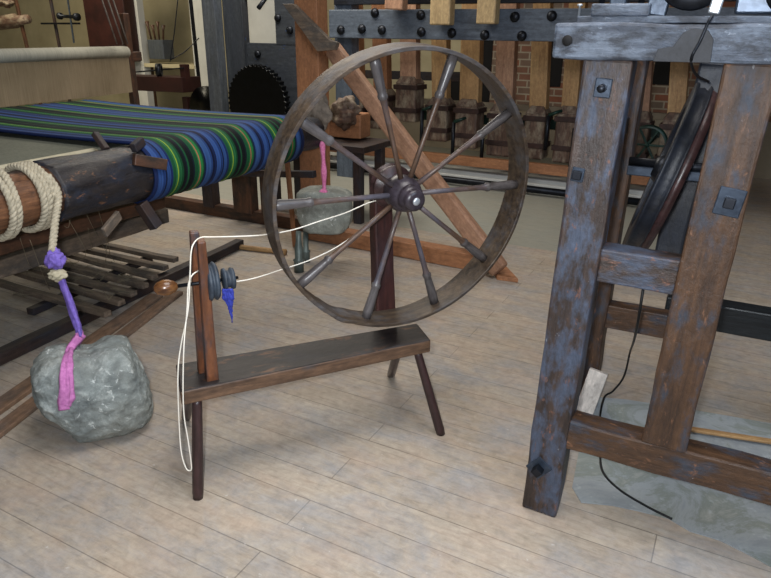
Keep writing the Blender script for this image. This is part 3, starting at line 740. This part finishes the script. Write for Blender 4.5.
for v in bm.verts:
    d = v.co.normalized(); h = math.hypot(d.x, d.z); ph = math.atan2(d.z, d.x)
    rr4 = (r2d(ph)+r2d(ph-.08)+r2d(ph+.08))/3; p = 3.0
    s_ = ((h/rr4)**p + (abs(d.y)/(.95 if d.y < 0 else .9))**p)**(-1/p)
    s_ *= 1+.05*noise.noise(d*2.6+V((3, 0, 0)))+.035*noise.noise(d*6+V((3, 3, 0)))+.016*noise.noise(d*16)+.008*noise.noise(d*34)
    v.co = V((d.x*s_*.208, d.y*s_*.17, d.z*s_*.192+.0))
zmin = min(v.co.z for v in bm.verts)
st = link('stone_weight', bm, M['stone'], None, Matrix.Translation((sd.x, sd.y, -zmin)) @ Matrix.Rotation(math.radians(26), 4, 'Z'), True)
tag(st, 'large rough grey stone on the floor tied with pink cloth at left', 'stone')
st2c = at(325, 210, 4.36)
planes2 = [((0, 0, 1), .8), ((-.5, 0, 1), 1.0), ((.5, 0, 1), .95), ((1, 0, 0), .95), ((-1, 0, 0), 1), ((-1, 0, -.6), 1.0), ((.9, 0, -.7), 1.05), ((0, 0, -1), .8), ((0, -1, 0), .9), ((0, 1, 0), .9), ((.7, -.7, 0), 1), ((-.7, -.7, 0), 1)]
st2 = stone('hanging_stone', (st2c.x, st2c.y, st2c.z, 1), (.195, .13, .185), planes2, M['stone2'], 9, 5)
tag(st2, 'pale grey stone hanging on a bright pink strip behind the spinning wheel', 'stone')
# pink strip of the hanging stone
b0 = at(322, 140, 4.30); b1 = st2c+V((0, -.02, .13))
bm = bmesh.new(); add_tube(bm, smooth_path([b0+V((0, 0, .03)), b0, lerp(b0, b1, .5)+V((.004, 0, 0)), b1], 8), lambda t: .017+.004*math.sin(t*19), 10)
add_tube(bm, smooth_path([b1+V((-.03, -.05, -.01)), b1+V((0, -.06, .02)), b1+V((.03, -.05, -.012))], 6), .017, 8)
tag(link('cloth_strip', bm, M['pinkbright'], smooth=True), 'bright pink cloth strip holding up the hanging stone', 'cloth strip')

# rope round the log, dropping to the cloth
def rope_mesh(path, R, strands=3, pitch=.055, r=None):
    r = r or R*.62; bm = bmesh.new(); path = [V(p) for p in path]
    acc = [0]
    for a, b in zip(path, path[1:]): acc.append(acc[-1]+(b-a).length)
    N_ = max(8, int(acc[-1]/.007)); fine = []; j = 0
    for k in range(N_+1):
        s = acc[-1]*k/N_
        while j < len(acc)-2 and acc[j+1] < s: j += 1
        fine.append((path[j].lerp(path[j+1], min(1, max(0, (s-acc[j])/max(1e-9, acc[j+1]-acc[j])))), s))
    fr = []; prev = None
    for i, (p, s) in enumerate(fine):
        t = (fine[min(i+1, N_)][0]-fine[max(i-1, 0)][0]).normalized()
        u = t.cross(V((0, .3, 1))) if prev is None else prev-t*prev.dot(t)
        u.normalize(); prev = u; fr.append((p, u, t.cross(u), s))
    for st_ in range(strands):
        add_tube(bm, [p+(u*math.cos(2*PI*(s/pitch+st_/strands))+w*math.sin(2*PI*(s/pitch+st_/strands)))*R*.5 for p, u, w, s in fr], r, 7)
    return bm
rpth = []; RR = .108+.016
T_ = [-.22, -.13, -.055, .02, .06, .075]
turns = 5.25
for k in range(int(turns*24)+1):
    a = PI*1.0 + 2*PI*k/24              # goes round the log
    f = k/(turns*24); t = -.13 + .035*min(1, f/.3) + .10*max(0, min(1, (f-.3)/.12)) + .07*max(0, (f-.42)/.58)
    rr2 = RR
    rpth.append(L_(t, -rr2*math.cos(a), LZ+rr2*math.sin(a)))
# last point: off the viewer side, going down
kx = G(62, 262, .675)
last = rpth[-1]
while rpth and (rpth[-1]-last).length < .0: rpth.pop()
drop0 = L_(.072, -(RR+.004), LZ+.02)
kn = at(55, 256, drop0.y)
kn = V((sd.x+.0, sd.y-.10, 0)); kn = at(52, 252, 2.27)
rpth = [p for p in rpth][:-5] + smooth_path([L_(.068, -RR*.75, LZ+RR*.72), L_(.071, -(RR+.006), LZ+.02), lerp(L_(.071, -(RR+.006), LZ+.02), kn, .5), kn], 10)
tag(link('rope', rope_mesh(rpth, .0135), M['rope'], smooth=True), 'thick hemp rope coiled round the log beam and hanging down', 'rope')
# knots and cloth
def blob(name, c, size, mat, seed, amp=.5, sub=4, fr=3):
    bm = bmesh.new(); bmesh.ops.create_icosphere(bm, subdivisions=sub, radius=1)
    for v in bm.verts:
        d = v.co.copy(); r = 1+amp*noise.noise(d*fr*.6+V((seed, 0, 0)))+amp*.4*noise.noise(d*fr*1.8+V((seed, 0, 0)))
        v.co = V((d.x*r*size[0], d.y*r*size[1], d.z*r*size[2]))
    return link(name, bm, mat, None, Matrix.Translation(c), True)
cl = thing('cloth_tie', 'purple and pink cloth tie knotted to the rope and looped over the big stone', 'cloth tie', kn)
def sub(o, parent, lab=None):
    mw = ROOTM[o.name]; o.parent = parent; o.matrix_basis = ROOTM[parent.name].inverted() @ mw
    if lab: o['label'] = lab
    return o
k1 = at(55, 260, 2.27); k2 = at(58, 275, 2.26)
sub(blob('purple_knot', k1, (.03, .028, .036), M['purple'], 4, .55), cl, 'purple knot')
sub(blob('cream_knot', k2, (.034, .028, .021), M['creamfab'], 8, .4), cl, 'cream rope knot')
top = V((at(80, 336, 2.22)))
bm = bmesh.new()
def ribbon(bm, pts, w, th, seed=0, sm=8):
    pa = smooth_path(pts, sm); rings = []
    for i, p in enumerate(pa):
        t = (pa[min(i+1, len(pa)-1)]-pa[max(i-1, 0)]).normalized(); u = t.cross(V((0, -1, .2))).normalized(); b = t.cross(u)
        f = i/(len(pa)-1); tw = .5*noise.noise(V((f*4+seed, 0, 0))); u, b = u*math.cos(tw)+b*math.sin(tw), b*math.cos(tw)-u*math.sin(tw)
        ww = w*(1+.35*noise.noise(V((f*9+seed, 1, 0)))); ring = []
        nn = 14
        for k in range(nn):
            a = 2*PI*k/nn; rr3 = 1+.3*math.sin(3*a+seed)+.2*math.sin(5*a+f*6)
            ring.append(bm.verts.new(p+u*math.cos(a)*ww*.5*rr3+b*math.sin(a)*th*rr3))
        rings.append(ring)
    for a, b in zip(rings, rings[1:]):
        for q in range(14): bm.faces.new((a[q], a[(q+1) % 14], b[(q+1) % 14], b[q]))
    bm.faces.new(rings[0][::-1]); bm.faces.new(rings[-1])
ribbon(bm, [k2+V((.008, 0, -.01)), at(66, 292, 2.25), at(73, 312, 2.235), at(78, 326, 2.225), top], .024, .011, 2)
sub(link('purple_strip', bm, M['purple'], smooth=True), cl, 'purple cloth strip')
bm = bmesh.new()
def stone_front(x, y):
    """point on the near face of the stone seen at this place"""
    d = ray(x, y); o = V((0, 0, CAMH)); inv = ROOTM[st.name].inverted()
    from mathutils.bvhtree import BVHTree
    global _bvh
    try: _bvh
    except NameError: _bvh = BVHTree.FromPolygons([v.co.copy() for v in st.data.vertices], [tuple(p.vertices) for p in st.data.polygons])
    hit = _bvh.ray_cast(inv @ o, (inv.to_3x3() @ d).normalized())
    return (ROOTM[st.name] @ hit[0] - d.normalized()*.008) if hit[0] else o + d*(2.2/d.y)
ribbon(bm, [top+V((.006, 0, .01)), stone_front(74, 344), stone_front(69, 355), stone_front(64, 370), stone_front(64, 388), stone_front(63, 400), stone_front(64, 409)], .032, .012, 5)
ribbon(bm, [top+V((0, -.005, -.0)), stone_front(70, 350), stone_front(70, 365), stone_front(69, 380), stone_front(70, 395), stone_front(67, 405)], .024, .012, 11)
sub(link('pink_strip', bm, M['pink'], smooth=True), cl, 'mauve pink cloth loop')

# small loose things on the floor behind the wheel
o = lathe('wooden_rod', G(235, 249)+V((0, 0, .02)), G(286, 255)+V((0, 0, .02)), [(0, .015), (.1, .019), (.8, .019), (.85, .024), (1, .023)], M['yellowpine'], None, 16)
tag(o, 'short yellow wooden rod lying on the floor beside the wheel rim', 'rod')
gl = G(297, 262); o = beam('wooden_lath', G(295, 247)+V((0, 0, 0)), at(286, 148, 4.2), .035, .018, M['orange'], None, up=-N)
tag(o, 'narrow orange lath standing upright behind the wheel rim', 'lath')
tb = G(299, 272); o = lathe('metal_tube', tb, tb+V((.0, .05, .27)), [(0, .033), (.25, .033), (.3, .04), (.34, .026), (.6, .028), (.75, .02), (1, .018)], M['bottle'], None, 20)
tag(o, 'grey-green metal tube standing on the floor below the hanging stone', 'tube')
tb = G(306, 262); o = lathe('metal_tube', tb, tb+V((.0, .04, .22)), [(0, .028), (.3, .028), (.35, .034), (.4, .02), (1, .018)], M['bottle'], None, 20)
tag(o, 'shorter grey tube just behind the taller metal tube', 'tube')

# ================================================================ BEETLING MACHINE BEHIND
bt = thing('beetling_machine', 'long blue-grey studded beam machine with timber posts behind the wheel', 'machine', W(-2.8, 6.4, 0))
VB = 6.0
bs0, bz0 = pl(329, 37, VB); bs1, bz1 = pl(575, 43, VB)
zb = (bz0+bz1)/2; zt = pl(450, 9, VB)[1]
sbm = beam('studded_beam', W(bs0, VB+.06, (zb+zt)/2), W(bs1+2.2, VB+.06, (zb+zt)/2), .12, zt-zb, M['bluebeam'], bt, bevel=.008)
for (x, y) in ((341, 30), (375, 13), (382, 30), (421, 15), (409, 30), (421.5, 32), (452, 33), (485, 35), (522, 36), (515, 17), (356, 12), (552, 16), (330, 14), (362, 29)):
    if (x, y) in ((409, 30), (356, 12), (330, 14)): continue
    s, z = pl(x, y, VB)
    lathe('bolt_head', W(s, VB, z), W(s, VB-.035, z), [(0, .045), (.4, .043), (.8, .03), (1, .012)], M['iron'], sbm, 16)
beam('upper_beam', W(bs0, VB+.16, zt+.16), W(bs1+2.2, VB+.16, zt+.16), .12, .22, M['machine_dark'], bt)
for x in (330, 640): pass
for sx in (bs0+.08, bs1+2.0): beam('end_post', W(sx, VB+.22, 0), W(sx, VB+.22, 2.2), .2, .16, M['bluebeam'], bt, up=-N)
# left bay of grey boards
def bay(name, x0, y0, x1, y1, v, mat, th=.08, parent=bt, bevel=.006):
    a, b = pl(x0, y1, v), pl(x1, y0, v); za, zb_ = a[1], b[1]
    sa = pl(x0, (y0+y1)/2, v)[0]; sb = pl(x1, (y0+y1)/2, v)[0]
    p = [W(sa, v, za), W(sb, v, za), W(sb, v, zb_), W(sa, v, zb_)]
    return plate(name, p, th, N, mat, parent, bevel)
v1 = 5.7
s_a, _ = pl(216, 60, v1); s_b, _ = pl(234, 60, v1+.08)
beam('grey_post', W(s_a, v1, 0), W(s_a, v1, 2.4), .17, .12, M['greypost'], bt, up=-N)
beam('grey_post', W(s_b+.03, v1+.12, 0), W(s_b+.03, v1+.12, 2.4), .26, .10, M['darkgrey'], bt, up=-N)
bay('grey_board', 238, 44, 304, 112, v1+.12, M['darkgrey'])
bay('grey_board', 275, -2, 304, 46, v1+.12, M['darkgrey'])
bay('grey_board', 238, -22, 304, -1, v1+.12, M['machine_dark'])
for x, y in ((278, 18), (290, 30), (245, 55), (258, 54)):
    s, z = pl(x, y, v1+.12); lathe('bolt_head', W(s, v1+.12, z), W(s, v1+.09, z), [(0, .04), (.7, .034), (1, .012)], M['iron'], bt, 14)
s, z = pl(262, 6, v1); lathe('handle', W(s, v1+.1, z+.10), W(s-.03, v1-.02, z-.02), [(0, .02), (1, .024)], M['iron'], bt, 14)
# black gear
gs, gz = pl(257, 103, v1-.05); gr = .37
bm = bmesh.new(); nt = 44; a0 = []; a1 = []
for k in range(nt*4):
    r = gr + (.018 if (k % 4) in (1, 2) else 0); a = 2*PI*k/(nt*4)
    a0.append(bm.verts.new((r*math.cos(a), r*math.sin(a), -.04))); a1.append(bm.verts.new((r*math.cos(a), r*math.sin(a), .04)))
bm.faces.new(a0[::-1]); bm.faces.new(a1)
for k in range(nt*4): bm.faces.new((a0[k], a0[(k+1) % (nt*4)], a1[(k+1) % (nt*4)], a1[k]))
gm = Matrix((A, V((0, 0, 1)), -N)).transposed().to_4x4(); gm.translation = W(gs, v1-.02, gz)
gear = link('gear', bm, M['gear'], bt, gm, bevel=.003, seg=1, label='black cast toothed gear')
gs2, gz2 = pl(206, 108, v1+.3)
lathe('flywheel', W(gs2+.03, v1+.26, gz2), W(gs2+.03, v1+.34, gz2), [(0, .25), (1, .25)], M['gear'], bt, 48)
# pale block ends in front of the beam
for (x0, x1, y1, lean) in ((387, 405, 10, 4), (432, 452, 25, 0), (478, 497, 24, 0)):
    s0_, z_ = pl(x0, y1, VB-.1); s1_, _ = pl(x1, y1, VB-.1)
    beam('lifting_peg', W((s0_+s1_)/2, VB-.1, z_), W((s0_+s1_)/2+lean*.01, VB-.1, z_+.8), (s1_-s0_), .12, M['palepine'] if x0 != 387 else M['pine'], bt, up=-N, bevel=.012)
# wooden and black rails
VR = 6.5
r0, r1 = pl(372, 150, VR), pl(567, 174, VR)
zr = (r0[1]+r1[1])/2
beam('wooden_rail', W(r0[0]-1.0, VR+.04, zr), W(pl(702, 190, VR)[0], VR+.04, zr), .08, .10, M['orange'], bt)
beam('trough', W(r0[0]-1.0, VR+.34, .06), W(pl(702, 190, VR)[0], VR+.34, .06), .55, .12, M['white'], bt, label='whitish ledge under the beetles')
lathe('black_pipe', W(-4.6, 6.36, .06), W(pl(702, 190, VR)[0], 6.36, .06), [(0, .035), (1, .035)], M['iron'], bt, 14)
beam('grey_skirting', W(-4.4, 6.45, .05), W(pl(702, 190, VR)[0], 6.45, .05), .03, .1, M['white'], bt, label='pale board behind the black pipe')
VP_ = 6.75
ORD = ['first', 'second', 'third', 'fourth', 'fifth', 'sixth', 'seventh', 'eighth', 'ninth', 'tenth', 'eleventh']
beets = [ # x0,x1 of the shaft at y~65; head x0,y0,x1,y1 ; material
    (346, 360, (338, 84, 366, 118), 'orange', 0), (373, 387, (366, 92, 391, 128), 'orange', 1),
    (400, 416, (393, 80, 419, 121), 'pine', 0), (430, 445, (424, 101, 450, 140), 'yellowpine', 1), (460, 479, (452, 103, 480, 147), 'yellowpine', 0),
    (495, 513, (485, 108, 515, 155), 'pine', 1), (528, 545, (521, 110, 547, 158), 'yellowpine', 0), (563, 579, (552, 110, 578, 162), 'yellowpine', 0),
    (596, 612, (588, 113, 616, 166), 'yellowpine', 0), (629, 646, (621, 115, 650, 170), 'pine', 1), (663, 681, (655, 117, 686, 174), 'yellowpine', 0)]
zlift = [0, 0, 0, 0, 0, 0, 0, 0, 0, 0, 0]
for i, (x0, x1, (hx0, hy0, hx1, hy1), mt, dk) in enumerate(beets):
    xm, w = (x0+x1)/2, None
    s0_, _ = pl(x0, 65, VP_); s1_, _ = pl(x1, 65, VP_); w = s1_-s0_; sc2 = (s0_+s1_)/2
    ha, hb = pl(hx0, hy1, VP_-.1), pl(hx1, hy0, VP_-.1)
    hs0 = pl(hx0, (hy0+hy1)/2, VP_-.1)[0]; hs1 = pl(hx1, (hy0+hy1)/2, VP_-.1)[0]; hw = (hs1-hs0)*.82; hc = (hs0+hs1)/2
    b = thing('beetle', '%s wooden beetle from the left, strapped head over the ledge%s' % (ORD[i], ' between the machine posts' if i >= 8 else ''), 'beetle', W(hc, VP_, ha[1]), 'row of wooden beetles under the studded beam')
    beam('shaft', W(hc, VP_, hb[1]-.01), W(sc2, VP_+.0, 2.0), w, .12, M[mt], b, up=-N, bevel=.006)
    hz0, hz1 = max(ha[1], .25), hb[1]
    hd_ = beam('head', W(hc, VP_, hz0), W(hc, VP_, hz1-.04), hw, .24, M['beetlehead'], b, up=-N, w1=hw*.95, bevel=.02)
    beam('head_cap', W(hc, VP_, hz1-.045), W(hc, VP_, hz1+.03), hw*.98, .24, M['beetlehead'], b, up=-N, w1=hw*.62, h1=.15, bevel=.008)
    for fz_ in (.28, .82):
        zz = hz0+(hz1-hz0)*fz_
        beam('strap', W(hc, VP_, zz-.025), W(hc, VP_, zz+.025), hw+.025, .265, M['strap'], hd_, up=-N, bevel=.004)
for i, (x, y0, y1) in enumerate(((421, 110, 150), (452, 122, 160), (481, 128, 163), (570, 128, 168), (545, 115, 150), (365, 118, 145))):
    s, z0_ = pl(x, y1, VP_-.2); _, z1_ = pl(x, y0, VP_-.2)
    lathe('iron_rod', W(s, VP_-.2, z0_), W(s, VP_-.2, z1_), [(0, .02), (1, .02)], M['iron'], bt, 10)
    lathe('rod_hook', W(s, VP_-.2, z1_), W(s+.12, VP_-.16, z1_+.05), [(0, .02), (1, .014)], M['greendark'], bt, 10)
hwS, hwZ = pl(647, 145, VP_-.35)
bm = bm_lathe([(-.015, .15), (-.015, .18), (.015, .18), (.015, .15), (-.015, .15)], 32, False)
hw_ = link('hand_wheel', bm, M['greendark'], bt, frame(W(hwS, VP_-.35, hwZ), W(hwS, VP_-.34, hwZ)), True)
for k in range(3):
    a = k*PI/3; d = A*math.cos(a)+V((0, 0, 1))*math.sin(a); c = W(hwS, VP_-.35, hwZ)
    beam('wheel_arm', c-d*.16, c+d*.16, .02, .02, M['greendark'], hw_, up=N)
lathe('hand_wheel_axle', W(hwS, VP_-.37, hwZ), W(hwS, VP_+.28, hwZ), [(0, .02), (1, .02)], M['greendark'], bt, 12)
beam('iron_rail', W(-4.3, VP_+.28, .62), W(pl(702, 190, VR)[0]+.1, VP_+.28, .62), .06, .10, M['greendark'], bt)
beam('pale_rail', W(-4.3, VP_+.42, .76), W(pl(702, 190, VR)[0]+.1, VP_+.42, .76), .06, .06, M['plasterdim'], bt)
beam('brown_rail', W(-4.6, VP_+.9, 1.0), W(-2.7, VP_+.9, 1.02), .06, .10, M['loomdark'], bt)
# lumps of sacking and timber ends beside the post
for (x, y, sx_, nm, lab, mt) in ((314, 112, .11, 'sacking_bundle', 'crumpled grey sacking bundle beside the orange timber post', 'sacking'), (345, 113, .12, 'sacking_bundle', 'brown sacking bundle to the right of the grey bundle', 'beetlehead')):
    c = at(x, y, 4.55 if mt == 'sacking' else 5.6); o = blob(nm, c, (sx_, sx_*.8, sx_*1.1), M[mt], x, .45); tag(o, lab, 'bundle')
c = at(352, 132, 5.7); o = beam('timber_offcut', c+V((-.22, .1, .06)), c+V((.12, -.05, .06)), .2, .2, M['orange'], None, bevel=.01); tag(o, 'orange-brown square timber offcut on the dark table left of the beetles', 'timber')
o = thing('work_table', 'low dark wooden table carrying sacking and timber behind the wheel', 'table', W(-3.7, 5.55, 0))
tc_ = at(333, 142, 5.65); tzz = tc_.z
beam('table_top', V(tc_)+A*-.6, V(tc_)+A*.45, .5, .05, M['loomdark'], o)
for sx_, sy in ((-.5, -.18), (-.5, .18), (.36, -.18), (.36, .18)):
    p = V((tc_.x, tc_.y, 0))+A*sx_+N*sy; beam('leg', p, V((p.x, p.y, tzz-.02)), .07, .07, M['loomdark'], o, up=-N)

# openings and doors in the back wall
def opening(name, x0, y0, x1, y1):
    a, b = pl(x0, y1, VW), pl(x1, y0, VW)
    o = wallpiece(name, a[0], b[0], a[1], b[1], M['dark'], VW-.012, .05); tag(o, kind='structure')
opening('window_1', 466, 30, 494, 102)
opening('window_2', 541, 30, 566, 86)
opening('window_3', 445, 72, 461, 106)
opening('window_4', 652, 40, 694, 84)
tag(wallpiece('trim_1', pl(400, 90, VW)[0]-1, 3, 0, pl(480, 104, VW)[1], M['plasterdim'], VW-.04, .05), kind='structure')

# ================================================================ FAR LEFT BACKGROUND
VL = 7.4
tag(wallpiece('trim_2', pl(124, 40, VL)[0], pl(141, 40, VL)[0], 0, 3, M['white'], VL, .12), kind='structure')
tag(wallpiece('trim_3', pl(192, 40, VL)[0], pl(207, 40, VL)[0], 0, 3, M['white'], VL, .12), kind='structure')
tag(wallpiece('trim_4', pl(236, 40, VL)[0], pl(278, 40, VL)[0], 0, 3, M['white'], VL, .12), kind='structure')
o = bay('cupboard_panel', 84, -40, 124, 60, 7.2, M['redbrown'], .3, None, .01); tag(o, 'dark red-brown tall cupboard panel behind the hanging beige warp', 'cupboard')
o = beam('iron_pole', W(pl(193, 0, 6.6)[0], 6.6, 0), W(pl(189, 0, 6.6)[0], 6.6, 3), .035, .035, M['iron'], None, up=-N); tag(o, 'thin black iron pole in front of the cream wall', 'pole')
# red brown box with small wheel
bx = thing('thread_winder', 'dark red-brown box with a small wheel beyond the striped warp', 'winder', W(pl(160, 90, 6.0)[0], 6.0, 0))
s0_, z0_ = pl(134, 93, 6.0); s1_, z1_ = pl(190, 66, 6.0)
beam('box', W(s0_-.3, 6.0, (z0_+z1_)/2-.05), W(s1_, 6.0, (z0_+z1_)/2-.03), .3, .17, M['redbrown'], bx)
for ss in (s0_, s1_-.1): beam('leg', W(ss, 6, 0), W(ss, 6, z0_), .08, .08, M['redbrown'], bx, up=-N)
beam('end_block', W(s1_-.04, 5.95, z0_+.1), W(s1_-.04, 5.95, z1_+.02), .08, .08, M['redbrown'], bx, up=-N)
wc_, wz_ = pl(159, 70, 5.9)
bm = bm_lathe([(-.03, .05), (-.03, .075), (.03, .075), (.03, .05), (-.03, .05)], 28, False)
link('small_wheel', bm, M['iron'], bx, frame(W(wc_-.02, 5.9, wz_), W(wc_+.02, 5.9, wz_)) @ Matrix.Rotation(.6, 4, 'Z'), True)
beam('rod', W(s0_-.3, 5.9, pl(140, 76, 5.9)[1]), W(s1_, 5.9, pl(185, 68, 5.9)[1]), .015, .015, M['iron'], bx)
# table with cream cloth and box of tools
tcl = thing('side_table', 'cream covered table standing by the cream wall at far left', 'table', W(-7.2, 7.9, 0))
s0_, z0_ = pl(140, 64, 7.6); s1_, _ = pl(205, 64, 7.6)
beam('table_top', W(s0_, 7.7, z0_), W(s1_, 7.7, z0_), .6, .05, M['plaster'], tcl)
for ss in (s0_+.1, s1_-.1): beam('leg', W(ss, 7.7, 0), W(ss, 7.7, z0_-.02), .07, .07, M['loomred'], tcl, up=-N)
bk = thing('tool_crate', 'tall dark crate holding reddish wooden tools at far left', 'crate', W(pl(153, 60, 7.4)[0], 7.4, 0))
s0_, z0_ = pl(147, 61, 7.35); s1_, z1_ = pl(160, 40, 7.35)
beam('crate', W((s0_+s1_)/2, 7.5, z0_+.03), W((s0_+s1_)/2, 7.5, z1_), s1_-s0_, .2, M['greypost'], bk, up=-N)
for k in range(4):
    s_ = s0_+(s1_-s0_)*(k+.5)/4
    lathe('tool', W(s_, 7.45, z1_-.02), W(s_-.06+.03*k, 7.45, z1_+.25-.05*(k % 2)), [(0, .012), (.7, .014), (1, .03)], M['loomred'], bk, 10)
# spinning wheel pieces far left: slim stand with a winder
stn = thing('yarn_winder', 'slim dark stand with a crossbar and small winder against the cream wall', 'winder', W(pl(55, 60, 6.6)[0], 6.6, 0))
a, b = pl(50, 0, 6.6), pl(59, 44, 6.6)
top_ = W(a[0], 6.6, a[1]+.3); bot_ = W(b[0], 6.6, b[1])
ext = bot_ + (bot_-top_)*((bot_.z)/(top_.z-bot_.z)); beam('pole', V(ext), top_, .035, .035, M['loomdark'], stn, up=-N)
a, b = pl(42, 23.5, 6.55), pl(79, 23.5, 6.55); beam('crossbar', W(a[0], 6.55, a[1]), W(b[0], 6.55, b[1]), .05, .025, M['iron'], stn)
a, b = pl(59, 16, 6.5), pl(78, 17, 6.5); lathe('bobbin', W(a[0], 6.5, a[1]), W(b[0], 6.5, b[1]), [(0, .045), (.1, .045), (.12, .02), (.85, .025), (.87, .05), (1, .05)], M['iron'], stn, 18)
a = pl(68, 0, 6.5); b = pl(74, 43, 6.5); beam('thin_rod', W(b[0], 6.5, b[1]), W(a[0], 6.5, a[1]+.2), .02, .02, M['spool'], stn, up=-N)
wl = thing('wool_reel', 'brown wooden reel on a slanted pole in the upper left corner', 'reel', W(pl(12, 60, 6.4)[0], 6.4, 0))
a, b = pl(-12, 26, 6.4), pl(28, 19, 6.4)
lathe('reel', W(a[0]-.2, 6.4, a[1]), W(b[0], 6.4, b[1]), [(0, .09), (.75, .10), (.8, .07), (1, .06)], M['beetlehead'], wl, 20)
a, b = pl(14, 0, 6.4), pl(25, 44, 6.4); top_ = W(a[0], 6.42, a[1]+.1); bot_ = W(b[0], 6.42, b[1])
beam('pole', V(bot_ + (bot_-top_)*(bot_.z/(top_.z-bot_.z))), top_, .04, .04, M['loomred'], wl, up=-N)
a = pl(5, 4, 6.4); blo = blob('wool_bundle', W(a[0], 6.4, a[1]+.03), (.14, .1, .07), M['beetlehead'], 2, .5); tag(blo, 'brown wool bundle above the reel in the upper left corner', 'wool')
# strings near the cream wall
for i, ((xa, ya), (xb, yb), lab) in enumerate((((178, -2), (170, 62), 'slack dark string hanging before the cream wall'), ((170, 60), (199, 38), 'dark string slanting up to the iron pole'))):
    p, q = at(xa, ya, 8.0), at(xb, yb, 8.0)
    tag(tube('string', [p, (p+q)/2+V((0, 0, -.03)), q], .006, M['iron'], None, 6), lab, 'string')
for i, x in enumerate((108, 114, 119)):
    p, q = at(x-8, -6, 5.2), at(x+9, 44, 5.35)
    tag(tube('harness_cord', [p, q], .006, M['sacking'], None, 6, 0), ('leftmost', 'middle', 'rightmost')[i]+' of three slanting harness cords before the red-brown panel', 'cord', 'harness cords by the cupboard panel')

# ================================================================ LIGHT
w = bpy.data.worlds.new('world'); scene.world = w; w.use_nodes = True
bg = w.node_tree.nodes['Background']; bg.inputs[0].default_value = (.75, .85, 1, 1); bg.inputs[1].default_value = .25
def area(name, loc, target, size, power, color, sy=None):
    d = bpy.data.lights.new(name, 'AREA'); d.energy = power; d.color = color; d.size = size
    if sy: d.shape = 'RECTANGLE'; d.size_y = sy
    o = bpy.data.objects.new(name, d); COL.objects.link(o); o.location = loc
    o.rotation_euler = (V(target)-V(loc)).to_track_quat('-Z', 'Y').to_euler(); return o
area('overhead_fill', (0.3, 1.6, 3.4), (0.1, 2.0, 0), 1.6, 85, (1, .96, .93))  # added soft fill from above, not a lamp of the room
area('overhead_fill', (-1.2, 6.2, 3.4), (-1.2, 6.4, 0), 2.4, 120, (1, .93, .82), 1.2)  # added warm fill to brighten the beetles and the back of the room
area('overhead_fill', (-4.8, 8.6, 3.3), (-4.8, 9.5, .8), 1.6, 100, (1, .9, .68))  # added yellowish fill for the far left background
area('cool_fill', (1.9, -.4, 3.0), (1.0, 2.2, 1.2), 1.3, 55, (.62, .78, 1))  # added cool fill, aimed to tint the machine top blue
sp = bpy.data.lights.new('camera_flash', 'AREA'); sp.energy = 48; sp.size = .05; sp.color = (.92, .96, 1)
so_ = bpy.data.objects.new('camera_flash', sp); COL.objects.link(so_); so_.location = (-.06, -.02, 1.55); so_.rotation_euler = (math.radians(90-21.5), 0, 0)

vs = scene.view_settings
vs.view_transform = 'Standard'; vs.look = 'None'; vs.gamma = 1; vs.use_curve_mapping = False; vs.exposure = 0.0
